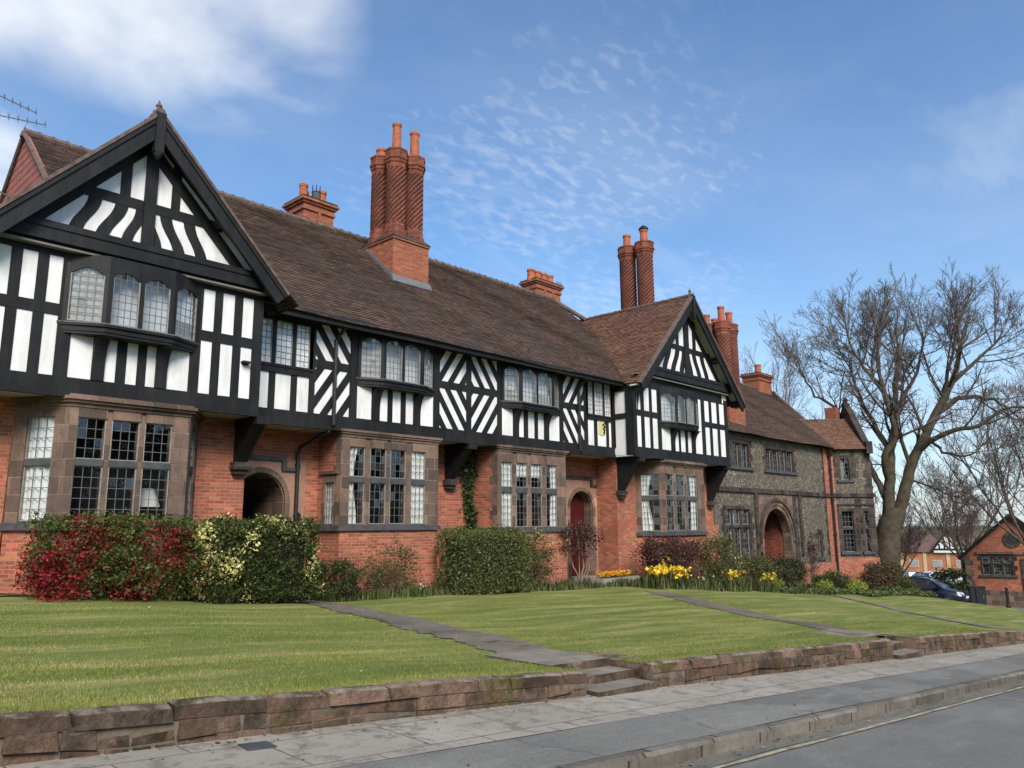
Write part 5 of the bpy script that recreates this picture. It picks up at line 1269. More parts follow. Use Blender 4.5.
# flower clumps
def clump(name, label, x, y, w, h, nfl, key, cat, group=None, fs=.075):
    z = zl(x, y); o = thing(name, label, cat, (x, y, z), group); n = 240
    X = x+rng.normal(size=n)*w*.5; Y = y+rng.normal(size=n)*.16; H = h*rng.uniform(.5, .95, n); a = rng.uniform(0, 6.28, n); l = H*.35*rng.random(n)
    d = np.stack([np.cos(a), np.sin(a), 0*a], 1); s = np.stack([-np.sin(a), np.cos(a), 0*a], 1)*.012
    B = np.stack([X, Y, np.full(n, z)], 1); M = B+d*(l*.3)[:, None]+np.array([0, 0, 1])*(H*.6)[:, None]; Tt = B+d*l[:, None]+np.array([0, 0, 1])*H[:, None]
    quads('leaves', np.stack([B-s, B+s, M+s*.8, Tt, M-s*.8], 1), LF['blade'], o, nper=5)
    C = np.stack([x+rng.normal(size=nfl)*w*.42, y-.1+rng.normal(size=nfl)*.15, z+h*rng.uniform(.72, 1.15, nfl)], 1)
    P = np.repeat(C, 6, 0)+rng.normal(size=(nfl*6, 3))*fs*.28
    quads('flowers', leafquads(P, fs, .25, (-.5, -.8, .2), .8), LF[key], o); return o
clump('daffodil_clump', 'larger clump of yellow daffodils left of centre under the bronze shrub', 21.6, 14.0, .5, .62, 44, 'daff', 'flowers', None, .10)
clump('daffodil_clump', 'yellow daffodil clump right of the largest one', 22.85, 14.0, .34, .60, 34, 'daff', 'flowers', None, .10)
clump('daffodil_clump', 'small tall group of daffodils standing behind the two larger clumps', 22.7, 14.5, .2, .9, 8, 'daff', 'flowers', None, .09)
clump('daffodil_clump', 'scattered daffodils under the tall yellow tinged bush', 26.6, 14.0, .7, .6, 20, 'daff', 'flowers', None, .08)
clump('daffodil_clump', 'sparse daffodils in front of the spreading olive shrub', 29.2, 13.9, .9, .62, 14, 'daff', 'flowers', None, .07)
clump('white_flowers', 'pale white flowers among long leaves right of the daffodils', 24.3, 14.0, .7, .45, 8, 'pale', 'flowers', None, .04)
clump('primrose_clump', 'few small pale yellow flowers in front of the straggly shrub', 12.6, 14.9, .6, .3, 5, 'pale', 'flowers', None, .03)
tr = thing('stone_trough', 'pale stone trough of orange and yellow flowers outside the red door', 'planter', (21.3, 15.3, -1.97))
m = MB(); zt = -1.95; m.box(20.2, 22.3, 15.05, 15.15, zt, zt+.3); m.box(20.2, 22.3, 15.45, 15.55, zt, zt+.3); m.box(20.2, 20.3, 15.15, 15.45, zt, zt+.3); m.box(22.2, 22.3, 15.15, 15.45, zt, zt+.3); m.box(20.3, 22.2, 15.15, 15.45, zt, zt+.24, 1); obj('trough', m, [CONC, SOIL], tr)
fo = thing('bedding_flowers', 'orange and yellow flowers filling the stone trough', 'flowers', (21.2, 15.3, -1.7))
P = np.stack([rng.uniform(20.3, 22.2, 700), rng.uniform(15.08, 15.5, 700), -1.72+.2*rng.random(700)], 1); quads('foliage', leafquads(P, .06), LF['cover'], fo)
P = np.stack([rng.uniform(20.3, 21.8, 330), rng.uniform(15.02, 15.45, 330), -1.58+.13*rng.random(330)], 1); quads('flowers', leafquads(P, .065, .4, (-.4, -.8, .4), .9), LF['oran'], fo)

# lawn blades near the camera: mown grass and tufts along the wall
n = 260000; u = rng.random(n); X = 1.2+(21-1.2)*u**1.6; Yf = y_wall(X)+.10; Y = Yf+(13.5-Yf)*rng.random(n)**1.5
keep = np.ones(n, bool)
for (ax, ay), (bx, by) in (((6.95,5.2),(8.3,10.5)),((8.3,10.5),(9.75,15.6)),((14.95,5.0),(17.2,8.6)),((17.2,8.6),(20.5,13.3))):
    t = np.clip(((X-ax)*(bx-ax)+(Y-ay)*(by-ay))/((bx-ax)**2+(by-ay)**2), 0, 1); keep &= np.hypot(X-ax-t*(bx-ax), Y-ay-t*(by-ay)) > .33+.14*rng.random(n)
keep &= ~(((X > 6.44) & (X < 7.5) | (X > 14.3) & (X < 15.55)) & (Y < y_wall(X)+.95))
dens = .5+.5*np.sin(Y*3.6+.25*X+.8*np.sin(X*.6)); keep &= rng.random(n) < .30+.7*dens
X, Y = X[keep], Y[keep]; n = len(X); edge = np.exp(-np.clip(Y-y_wall(X)-.1, 0, 9)/.25)
H = .024*rng.uniform(.5, 1.3, n)*(1+1.1*edge*rng.random(n)); a = rng.uniform(0, 6.28, n)
B = np.stack([X, Y, z_lawn(X, Y)-.004], 1); s = np.stack([np.cos(a), np.sin(a), 0*a], 1)*.005; a2 = rng.uniform(0, 6.28, n); d = np.stack([np.cos(a2), np.sin(a2), 0*a], 1)*(H*.6*rng.random(n))[:, None]
tag(quads('grass', np.stack([B-s, B+s, B+d+np.array([0, 0, 1])*H[:, None]], 1), LF['grass'], nper=3), kind='stuff')

X = rng.uniform(2, 24, 90)**1.0; Y = rng.uniform(5.6, 14.5, 90); P = np.stack([X, Y, z_lawn(X, Y)+.03], 1)
tag(quads('daisies', leafquads(P, .022, .8, (0, 0, 1), 1.), LF['pale']), kind='stuff')
# ------------------------------------------------------------------ trees
class Tree:
    def __init__(s, seed): s.g = np.random.default_rng(seed); s.big = []; s.tw = []
    def branch(s, p, d, L, r, lev, up=.12, curl=.25, taper=.55, maxlev=4, kids=(6, 6, 5, 4), ratio=.62, spread=(35, 70), thin=.016):
        g = s.g; k = max(4, int(5+L*.8)) if lev < 3 else 4; P = [np.array(p, float)]; d = np.array(d, float)/np.linalg.norm(d)
        for i in range(k):
            d = d+g.normal(size=3)*curl*(.55 if lev < 2 else .8)+np.array([0, 0, up]); d /= np.linalg.norm(d); P.append(P[-1]+d*L/k)
        P = np.array(P); rr = r*(1-(1-taper)*np.linspace(0, 1, k+1)); s.put(P, rr, lev)
        if lev >= maxlev: return
        s.sub(P, rr, L, lev, up, curl, taper, maxlev, kids, ratio, spread, thin)
    def put(s, P, rr, lev): (s.big if rr[0] > .045 else s.tw).append((P, rr))
    def sub(s, P, rr, L, lev, up=.12, curl=.25, taper=.55, maxlev=4, kids=(6, 6, 5, 4), ratio=.62, spread=(35, 70), thin=.016, t0=.25):
        g = s.g; nk = kids[min(lev, len(kids)-1)]
        for j in range(nk):
            t = t0+(1-t0)*(j+g.random())/nk; t = min(t, .99); i = t*(len(P)-1); a = int(i); q = P[a]+(P[a+1]-P[a])*(i-a); tg = P[a+1]-P[a]; tg /= np.linalg.norm(tg)
            ang = math.radians(g.uniform(*spread))*(1 if t < .95 else .4); w = g.normal(size=3); w -= w.dot(tg)*tg; w /= np.linalg.norm(w)
            nd = tg*math.cos(ang)+w*math.sin(ang); r0 = rr[a]
            s.branch(q, nd, L*ratio*g.uniform(.6, 1.15)*(1-.35*t), max(thin*.55, min(r0*.62, r0*.4+thin*.5)), lev+1, up, curl, .5, maxlev, kids, ratio, spread, thin)
    def build(s, name, label, base, m1, m2, group=None, cat='tree'):
        o = thing(name, label, cat, base, group); tube_obj('trunk', s.big, m1, o, 6)
        if s.tw: tube_obj('crown', s.tw, m2, o, 3)
        return o
# camera-independent frame of the big tree: r = across, from the survey of its limbs
def smooth(pts, k=4):
    pts = np.array(pts, float); out = []
    for i in range(len(pts)-1):
        p0, p1, p2, p3 = pts[max(i-1, 0)], pts[i], pts[i+1], pts[min(i+2, len(pts)-1)]
        for t in np.arange(k)/k: out.append(.5*((2*p1)+(-p0+p2)*t+(2*p0-5*p1+4*p2-p3)*t*t+(-p0+3*p1-3*p2+p3)*t**3))
    out.append(pts[-1]); return np.array(out)
TB = np.array([45.6, 14.9, -3.75]); ta = np.array([.70, -.714, 0]); td = np.array([.714, .70, 0])
def T(a, z, d=0): return TB+ta*a+td*d+np.array([0, 0, z])
tree = Tree(11)
lim = []
def limb(pts, r0, r1, lv=0, **k):
    P = smooth(pts); P = P+tree.g.normal(size=P.shape)*(.05 if r0 < .3 else .02); rr = np.linspace(r0, r1, len(P))*(.92 if r0 > .6 else .74); tree.put(P, rr, 0); lim.append((P, rr, lv, k)); return P
limb([T(.1,-.6),T(.12,.4),T(.2,2),T(.45,3.4),T(.85,4.4)], .82, .62)
limb([T(.35,2.9),T(.55,4.6),T(.75,6.2),T(1.05,7.8,.2),T(1.45,9.3,.2),T(1.75,11.6,.3),T(2.1,13.6,.2)], .50, .13)
limb([T(.6,3.2),T(1.2,4.9,-.2),T(1.75,6.6,-.3),T(2.5,8.1,-.4),T(3.7,10.2,-.5),T(4.7,12.0,-.6),T(5.3,13.8,-.5)], .52, .14)
LL_ = limb([T(.75,6.0),T(.35,7.4,-.4),T(1.0,8.6,-.6),T(.5,10.6,-.8),T(.3,13.,-.8),T(.7,15.2,-.9)], .30, .07)
limb([T(.6,4.7,.1),T(.3,5.9,.3),T(-.1,7.2,.5),T(-.9,8.9,.6),T(-1.7,10.4,.9),T(-2.6,11.2,1.2),T(-3.2,12.6,1.3)], .26, .05)
limb([T(.95,7.2,.2),T(.9,9.2,1.2),T(.4,11.2,1.9),T(.1,13.4,2.3)], .24, .06)
limb([T(2.2,7.7,-.4),T(3.3,8.6,-1.6),T(4.6,8.9,-2.4),T(6.2,9.8,-3.0),T(7.8,9.6,-3.2)], .22, .05)
limb([T(3.1,9.2,-.5),T(5.0,10.6,.4),T(7.0,11.0,1.0),T(8.8,10.4,1.4),T(10.2,9.2,1.6)], .24, .05)
limb([T(1.5,9.6,.2),T(2.4,11.2,.3),T(3.4,12.8,.6),T(3.9,14.8,.6)], .20, .06)
limb([T(3.9,10.6,-.5),T(4.1,12.6,-1.4),T(4.4,14.6,-2.0)], .17, .05)
limb([T(4.2,11.2,-.5),T(6.0,12.8,-.8),T(7.6,14.4,-1.0)], .18, .05)
limb([T(.4,3.1,.2),T(-.45,3.7,.6),T(-.9,4.6,1.0),T(-1.5,5.2,1.6)], .17, .05)
limb([T(2.9,8.8,-.3),T(3.4,7.6,-1.0),T(4.6,7.4,-1.5),T(5.6,8.4,-1.8)], .13, .04)
limb([T(1.6,10.6,.2),T(.9,12.,1.2),T(1.4,14.2,1.6)], .15, .05)
limb([T(1.5,6.0,0),T(2.6,6.2,1.6),T(4.6,5.9,2.8),T(6.4,5.2,3.4)], .12, .04)
limb([T(.55,11.0,-.8),T(-.5,13.0,-.2),T(-.9,14.9,.3)], .15, .05)
for P, rr, lv, k in lim[1:]:
    L = float(np.linalg.norm(np.diff(P, axis=0), axis=1).sum())
    tree.sub(P, rr, 5.4, 0, up=.05, curl=.11, maxlev=4, kids=(8, 6, 5, 4), ratio=.67, spread=(24, 64), thin=.019, t0=.34)
    tree.sub(P[-4:], rr[-4:], 4.9, 0, up=.06, curl=.10, maxlev=4, kids=(5, 6, 5, 4), ratio=.67, spread=(10, 55), thin=.019, t0=.2)
tree.build('bare_tree', 'big bare tree with a thick mossy forked trunk at the end of the stone house', tuple(TB), BARKM, TWIG)
def spreading(seed, base, H, trunk_r, name, label, kids=(7, 7, 6, 5), group='bare trees beyond the houses', lean=(0, 0), up=.10, th=.25, m1=BARK, m2=TWIG2, n0=7, maxlev=3, thin=.02):
    t = Tree(seed); b = np.array(base, float); top = b+np.array([lean[0], lean[1], H*th]); P = smooth([b-(0, 0, .5), b+(0, 0, H*th*.5), top]); t.put(P, np.linspace(trunk_r, trunk_r*.75, len(P)), 0)
    for i in range(n0):
        a = i*6.283/n0+t.g.uniform(-.4, .4); e = t.g.uniform(.45, 1.35)
        t.branch(top-(0, 0, t.g.uniform(0, H*.06)), (math.cos(a)*math.cos(e), math.sin(a)*math.cos(e), math.sin(e)), H*t.g.uniform(.42, .58), trunk_r*t.g.uniform(.18, .30), 0, up, .13, .35, maxlev, kids, .58, (25, 58), thin)
    return t.build(name, label, tuple(base), m1, m2, group)
spreading(21, (58,26.5,-5), 21, .36, 'bare_tree', 'bare tree rising behind the roof of the stone house', th=.3, thin=.022)
spreading(22, (70,40,-5.5), 15, .3, 'bare_tree', 'hazy bare tree low behind the wing of the stone house', th=.25, thin=.025)
spreading(23, (66,15.9,-5.8), 13.0, .28, 'bare_tree', 'broad bare tree behind the red brick gabled hall', th=.25, n0=9, thin=.022)
spreading(24, (66.5,20.5,-5.7), 7, .2, 'bare_tree', 'small round bare tree in front of the far orange house', th=.3, n0=9, kids=(8,8,6), thin=.02)
spreading(25, (54.5,9.3,-4.9), 15.0, .34, 'bare_tree', 'bare tree reaching into the right edge of the view', th=.28, n0=9, thin=.02, lean=(0,.4))
spreading(26, (92,22,-6.5), 11, .3, 'bare_tree', 'far bare tree right of the distant gable', n0=8, thin=.035)
spreading(27, (100,33,-6.5), 12, .3, 'bare_tree', 'far bare tree left of the distant gable', n0=8, thin=.035)
spreading(28, (90,12.5,-6.5), 10, .3, 'bare_tree', 'far bare tree behind the roof of the red brick hall', n0=8, thin=.035)
o = thing('far_wood', 'line of far bare trees closing the view at the right', 'wood', (190, 50, -7)); o['kind'] = 'stuff'
P = np.stack([rng.uniform(215, 380, 26000), rng.uniform(-80, 200, 26000), 0*np.zeros(26000)], 1); P[:, 2] = -12.5+np.abs(rng.normal(size=26000))*3.6*(1+.8*np.sin(P[:, 1]*.11)*np.sin(P[:, 0]*.07)); 
quads('crown', leafquads(P, 1.5, .2, (-.7, -.6, 0), .3), m_leaf('far_twig_mass', [(.06,.05,.045), (.10,.08,.07), (.13,.11,.08)]), o)
P = np.stack([rng.uniform(-14, 75, 26000), rng.uniform(-20, -15, 26000), 0*np.zeros(26000)], 1); P[:, 2] = z_kerb(P[:, 0])+rng.random(26000)**.8*(9.0+1.6*np.sin(P[:, 0]*.5)+1.2*np.sin(P[:, 0]*1.3))
o = thing('street_trees', 'evergreen trees and hedges across the street behind the viewpoint', 'wood', (20, -17, -2)); o['kind'] = 'stuff'
quads('crown', leafquads(P, .75, .3, (0, 1, 0), .7), LF['hedge'], o)
# trees across the street, behind the viewpoint: they show in the window glass
for i, (x, y, h) in enumerate(((4,-22,13),(16,-26,15),(29,-23,13),(-8,-24,14))):
    spreading(40+i, (x, y, float(z_kerb(np.array(float(x))))), h, .32, 'bare_tree', 'bare tree on the far side of the street behind the viewpoint', kids=(6,6), maxlev=2, th=.22, n0=8, thin=.05, group='bare trees across the street')

# ------------------------------------------------------------------ cars
def paint(name, c): 
    m, nt, out = nmat(name); k = N(nt); b = k.pbsdf(c, .28, None, .6); b.inputs['Coat Weight'].default_value = .6; b.inputs['Coat Roughness'].default_value = .05
    k.l(b.outputs[0], out.inputs[0]); return m
CARGL = m_plain('car_glass', (.03,.035,.04), .06, .1, 2, 0, spec=.9)
RUB = m_plain('tyre_rubber', (.018,.018,.018), .8, .2); RIM = m_plain('alloy_rim', (.35,.35,.36), .35, .2, 9, 0, metal=.7)
LAMP = m_plain('headlamp_glass', (.6,.62,.64), .12, .2, 20, 0, spec=.8); PLATE = m_plain('number_plate', (.75,.74,.66), .5, .05)
REDL = m_plain('rear_lamp', (.3,.02,.02), .3, .1)
def make_car(label, loc, rz, col, group, detail=True):
    """car along +x (nose at +x), wheels on z=0"""
    o = thing('parked_car', label, 'car', (0, 0, 0), group); m = MB(); W = .86
    st = [(-2.05,.42,.80,.66),(-2.02,.30,.93,.76),(-1.7,.22,.98,.84),(-1.0,.2,.97,.86),(0,.2,.95,.86),(.75,.2,.93,.86),(1.1,.21,.90,.85),(1.6,.24,.80,.81),(1.95,.28,.68,.72),(2.08,.36,.58,.60)]
    rows = []
    for x, z0, z1, w in st: rows.append([(x,-w*.94,z0),(x,-w,z0+.14),(x,-w*1.0,(z0+z1)/2+.04),(x,-w*.97,z1-.06),(x,-w*.86,z1),(x,0,z1+.025),(x,w*.86,z1),(x,w*.97,z1-.06),(x,w,(z0+z1)/2+.04),(x,w,z0+.14),(x,w*.94,z0)])
    k = len(rows[0]); vs = [p for r_ in rows for p in r_]
    m.add(vs, [(i*k+j, (i+1)*k+j, (i+1)*k+j+1, i*k+j+1) for i in range(len(rows)-1) for j in range(k-1)]+[tuple(range(k)), tuple(range(len(vs)-1, len(vs)-k-1, -1))]+[(i*k+k-1, (i+1)*k+k-1, (i+1)*k, i*k) for i in range(len(rows)-1)])
    body = obj('body', m, col, o, smooth=True)
    g = MB()   # greenhouse
    st = [(-1.95,.93,.95,.70,.70),(-1.72,.95,1.30,.74,.58),(-1.2,.95,1.44,.77,.60),(-.4,.95,1.49,.78,.62),(.1,.94,1.46,.78,.61),(.42,.93,1.34,.77,.60),(1.12,.90,.93,.74,.70)]
    vs = []
    for x, z0, z1, w0, w1 in st: vs += [(x,-w0,z0-.04),(x,-w1,z1),(x,w1,z1),(x,w0,z0-.04)]
    g.add(vs, [(i*4+j, i*4+4+j, i*4+4+(j+1) % 4, i*4+(j+1) % 4) for i in range(len(st)-1) for j in (0, 1, 2)]+[(0,1,2,3)[::-1], tuple(range(len(vs)-4, len(vs)))], 1)
    for i in range(1, 4): g.m[i*3+1] = 0
    obj('cabin', g, [col, CARGL], o, smooth=False)
    p = MB()
    for s in (-1, 1):
        for (x0, z0, x1, z1) in ((.42,1.35,1.1,.93),(-.45,1.47,-.42,.92),(-1.72,1.31,-1.95,.95),(-1.3,1.42,-1.45,.94)):
            p.tube([(x0, s*.605, z0), (x1, s*.755, z1)], .03, 4)
        p.tube([(-1.72,s*.585,1.31),(-1.2,s*.605,1.44),(-.4,s*.625,1.49),(.1,s*.615,1.46),(.42,s*.605,1.35)], .03, 4)
    obj('pillars', p, col, o)
    if detail:
        for x in (-1.28, 1.3):
            for s in (-1, 1):
                w = MB(); n = 20; y0, y1 = s*.66, s*.86
                pr = [(.18,y0),(.30,y0),(.315,(y0+y1)/2),(.30,y1),(.21,y1)]
                vs = [(x+r_*math.cos(i*2*math.pi/n), y, .31+r_*math.sin(i*2*math.pi/n)) for r_, y in pr for i in range(n)]
                w.add(vs, [(a*n+i, a*n+(i+1) % n, (a+1)*n+(i+1) % n, (a+1)*n+i) for a in range(4) for i in range(n)])
                wo = obj('wheel', w, RUB, o, smooth=True)
                w = MB()
                for i in range(10):
                    a = i*2*math.pi/10; w.add([(x+.06*math.cos(a-.3),y1-.01*s,.31+.06*math.sin(a-.3)),(x+.21*math.cos(a-.12),y1,.31+.21*math.sin(a-.12)),(x+.21*math.cos(a+.12),y1,.31+.21*math.sin(a+.12)),(x+.06*math.cos(a+.3),y1-.01*s,.31+.06*math.sin(a+.3))], [(0,1,2,3)])
                obj('rim', w, RIM, wo)
        for s in (-1, 1):
            h = MB(); h.add([(1.80,s*.74,.62),(2.04,s*.50,.60),(2.0,s*.48,.74),(1.72,s*.76,.80)], [(0,1,2,3)]); h.add([(1.82,s*.75,.62),(2.06,s*.51,.60),(2.02,s*.49,.74),(1.74,s*.77,.80)], [(0,1,2,3)]); obj('headlight', h, LAMP, o)
            h = MB(); h.box(.72, .92, s*.86-.08, s*.86+.1, .95, 1.06); obj('wing_mirror', h, col, o)
        h = MB(); h.box(2.06, 2.10, -.26, .26, .42, .53); obj('number_plate', h, PLATE, o)
        h = MB(); h.box(2.02, 2.075, -.55, .55, .30, .40); h.box(2.0, 2.06, -.35, .35, .56, .62); obj('grille', h, METAL, o)
        h = MB(); h.box(-.7, .55, -.80, -.872, .86, .89) if False else h.tube([(-1.5,.0,1.45),(-1.62,0,1.68)], .012, 4); obj('roof_aerial', h, METAL, o)
    o.location = loc; o.rotation_euler.z = rz; return o
NAVY = paint('navy_car_paint', (.006,.009,.020)); BLUE = paint('blue_car_paint', (.04,.13,.30)); SILV = paint('silver_car_paint', (.45,.47,.52)); BLK = paint('black_car_paint', (.015,.015,.017)); WHT = paint('white_car_paint', (.6,.62,.66))
make_car('dark navy parked hatchback with its nose to the right on the side street', (50.6,14.3,-4.6), R(-90), NAVY, 'cars parked on the side street')
make_car('light blue car parked behind the dark navy hatchback', (53.4,17.3,-4.5), R(-92), BLUE, 'cars parked on the side street')
zf = -6.35
for i, (x, y, c, lb) in enumerate(((100,30.6,BLK,'dark car at the left of the distant row of cars'),(99,28.8,NAVY,'dark blue car in the distant row beside the small tree'),(101,26.9,SILV,'silver car in the distant row in front of the orange house'),(100,24.9,WHT,'white car at the right of the distant row of cars'))):
    make_car(lb, (x, y, -6.95), R(-60+10*i), c, 'distant parked cars', False)

# ------------------------------------------------------------------ red brick hall, far houses, street furniture
hb = np.array([59.3, 14.2]); hr = R(-81)
HT = np.array([math.cos(hr), math.sin(hr)]); HN = Fr(hb, hb+HT)
HALL = thing('gabled_hall', 'low red brick hall with a steep tiled gable and stone framed window', 'house', (hb[0]+HT[0]*3.6, hb[1]+HT[1]*3.6, -5.2))
HZ = -5.6; WD = 5.6; EZ = -2.0; AZ2 = .45
m = MB(); m.fpoly(HN, [(0.01,HZ),(WD-.01,HZ),(WD-.01,EZ),(WD/2,AZ2-.01),(0.01,EZ)], -9, -.42); punched(m, HN, 0, WD, HZ, -2.0, [(.85,2.75,-3.35,-2.03)], -.42, 0); m.fpoly(HN, [(0,-2.0),(WD,-2.0),(WD,EZ) if EZ > -2 else (WD,-1.99),(WD/2,AZ2),(0,-1.99)], -.42, 0); obj('wall', m, BRICK, HALL)
m = MB(); m.fbox(HN, -.04, WD+.04, HZ-.3, HZ+1.25, -.3, .03)
for i in range(9):
    e = .14*(i % 2)
    for u in (0, 4.9): m.fbox(HN, u-.05, u+.3+e, HZ+1.25+.33*i, HZ+1.25+.33*i+.32, -.2, .045) if HZ+1.25+.33*i < EZ-.2 else None
m.fbox(HN, .65, 5.0, -2.02, -1.88, -.1, .10)
obj('stonework', m, STONE, HALL)
o = stone_window(HN, (.85,2.75,-3.35,-2.03), 3, 1, -2.7, surr=.12, par=HALL, cmode='')
m = MB()
for i in range(16):
    a0, a1 = i*math.pi/8, (i+1)*math.pi/8; q = lambda r_, a: (2.75+r_*math.cos(a), -1.1+r_*math.sin(a)); m.fpoly(HN, [q(.34,a0),q(.52,a0),q(.52,a1),q(.34,a1)], -.1, .05); m.fpoly(HN, [(2.75,-1.1),q(.33,a0),q(.33,a1)], -.05, .012, 1)
obj('round_window', m, [STONE_DK, CARGL], HALL)
m = MB(); m.fbox(HN, 3.45, 4.5, HZ, -2.7, -.1, .02); obj('door', m, DOOR_D, HALL)
m = MB(); m.fbox(HN, 3.1, 3.45, HZ, -2.4, -.2, .07); m.fbox(HN, 4.5, 4.85, HZ, -2.4, -.2, .07); m.fbox(HN, 3.1, 4.85, -2.7, -2.3, -.2, .08); obj('door_surround', m, STONE_DK, HALL)
q3 = lambda u, d, z: HN.p(u, z, d)
r = MB(); roof(r, q3(-.35,-9,EZ-.32), q3(-.35,.22,EZ-.32), q3(WD/2,-9,AZ2+.1), q3(WD/2,.22,AZ2+.1), .14, seg=1.2); roof(r, q3(WD+.35,.22,EZ-.32), q3(WD+.35,-9,EZ-.32), q3(WD/2,.22,AZ2+.1), q3(WD/2,-9,AZ2+.1), .14, seg=1.2); obj('roof', r, TILE, HALL)
m = MB()
for s in (-1, 1): m.fbar(HN, (WD/2+s*(WD/2+.38), EZ-.36), (WD/2, AZ2+.06), .2, .1, .26)
obj('barge_board', m, TIMBER, HALL)
m = MB(); p = HN.p(4.6, 0, -3.2); m.box(p[0]-.4, p[0]+.4, p[1]-.4, p[1]+.4, -1, 1.6); m.lathe(p[0], p[1], [(.22,1.6),(.2,2.2)], 10); obj('chimney', m, BRICK_D, HALL)
OCHRE = m_plain('ochre_stone', (.55,.42,.25), .85, .2, .6); WINB = m_plain('far_window', (.32,.36,.42), .3, .4, .8, 0, spec=.6); FARB = m_plain('far_orange_brick', (.46,.19,.10), .9, .25, .5); FART = m_plain('far_roof_tile', (.16,.10,.08), .9, .3, .4)
def far_house(o, P, Q, depth, z0, ze, zr_, wallm, nwin, label=None):
    F = Fr(P, Q); L = F.L; m = MB(); m.fbox(F, 0, L, z0, ze, -depth, 0); obj('wall', m, wallm, o)
    m = MB(); m.add([F.p(-.4,ze-.1,.4),F.p(L+.4,ze-.1,.4),F.p(L+.4,zr_,-depth/2),F.p(-.4,zr_,-depth/2),F.p(L+.4,ze-.1,-depth-.4),F.p(-.4,ze-.1,-depth-.4)], [(0,1,2,3),(3,2,4,5),(0,3,5),(1,4,2)]); obj('roof', m, FART, o)
    for i in range(nwin):
        u = L*(i+.5)/nwin
        for z, h in ((z0+1., 1.9), (z0+3.6, 1.4)):
            if z+h > ze: continue
            m = MB(); m.fbox(F, u-.85, u+.85, z, z+h, -.05, .06, 0)
            for k in range(3): m.fbox(F, u-.72+.52*k, u-.72+.52*k+.42, z+.12, z+h-.12, 0, .075, 1)
            obj('window', m, [OCHRE, WINB], o)
    return F
FH = thing('far_house', 'distant orange brick house with pale stone windows and a white gable', 'house', (166, 51, -11.4))
F = far_house(FH, (162.5,66.5), (171.0,35.5), 9, -12, -5.4, -2.3, FARB, 8)
for u in (4, 8, 12, 16, 20, 24, 28): m = MB(); m.fbox(F, u-.3, u+.3, -12, -5.4, -.1, .10); obj('pilaster', m, OCHRE, FH)
m = MB(); m.fpoly(F, [(21.7,-5.6),(27.3,-5.6),(27.3,-5.0),(24.5,-1.5),(21.7,-5.0)], -4, .5, 0); g = obj('gable', m, PLASTER, FH)
m = MB(); m.fbar(F, (21.3,-5.3), (24.5,-1.2), .4, .3, .8); m.fbar(F, (24.5,-1.2), (27.7,-5.3), .4, .3, .8); m.fbox(F, 21.5, 27.5, -5.1, -4.8, .3, .62)
for u in (22.7, 23.6, 24.5, 25.4, 26.3): m.fbox(F, u-.12, u+.12, -4.8, -1.8-abs(u-24.5)*1.2, .4, .58)
obj('timber_frame', m, TIMBER, g)
FH2 = thing('far_house', 'distant pale house partly hidden behind the big tree trunk', 'house', (166, 82, -11.4))
far_house(FH2, (160,88), (166,70), 9, -12, -5.2, -1.2, OCHRE, 5)
m = MB(); m.lathe(75.2, 25.0, [(.09,-6.4),(.09,-6.),(.05,-5.8),(.04,-1.9)], 8); m.lathe(75.2, 25.0, [(.04,-1.9),(.16,-1.8),(.2,-1.4),(.05,-1.2)], 8)
tag(obj('street_lamp', m, METAL), 'thin dark lamp post in front of the far orange house', 'lamp post')
for i, (x, y, lb, t) in enumerate(((52.6,12.2,'dark bollard beside the black street cabinet',.09),(52.8,10.7,'dark bollard standing alone in front of the red brick hall',.085))):
    m = MB(); z = float(ip(x, [47.3,55.5], [-4.44,-4.95])); m.lathe(x, y, [(t*1.5,z-.1),(t*1.5,z+.12),(t,z+.18),(t*.9,z+.8),(t*1.25,z+.83),(t*1.25,z+.9),(t*.95,z+.93),(t,z+1.08),(t*.5,z+1.16)], 10)
    tag(obj('bollard', m, METAL), lb, 'bollard', 'bollards on the side street')
cb = thing('street_cabinet', 'black street cabinet between the navy car and the red brick hall', 'cabinet', (54.6, 12.9, -4.9))
m = MB(); F = Fr((54.4,12.95), (54.75,12.2)); m.fbox(F, 0, F.L, -5.0, -3.86, -.5, 0); m.fbox(F, -.04, F.L+.04, -3.86, -3.80, -.54, .04); obj('body', m, METAL, cb)
for u in (.06, F.L/2+.03): m = MB(); m.fbox(F, u, u+F.L/2-.09, -4.9, -3.92, -.1, .015); d = obj('door', m, METAL, cb); m = MB(); m.fbox(F, u+.22, u+.26, -4.5, -4.3, 0, .04); obj('handle', m, GALV, d)

# lamp behind the first bay window
lp = thing('table_lamp', 'white lampshade seen through the lower right pane of the left bay window', 'lamp', (6.3, 15.75, .1))
m = MB(); m.lathe(6.3, 15.75, [(.26,.42),(.13,.78)], 20, cap=False); obj('lamp_shade', m, CURT, lp); m = MB(); m.lathe(6.3, 15.75, [(.1,.0),(.08,.06),(.03,.12),(.03,.45)], 12); obj('lamp_base', m, DOOR_D, lp)

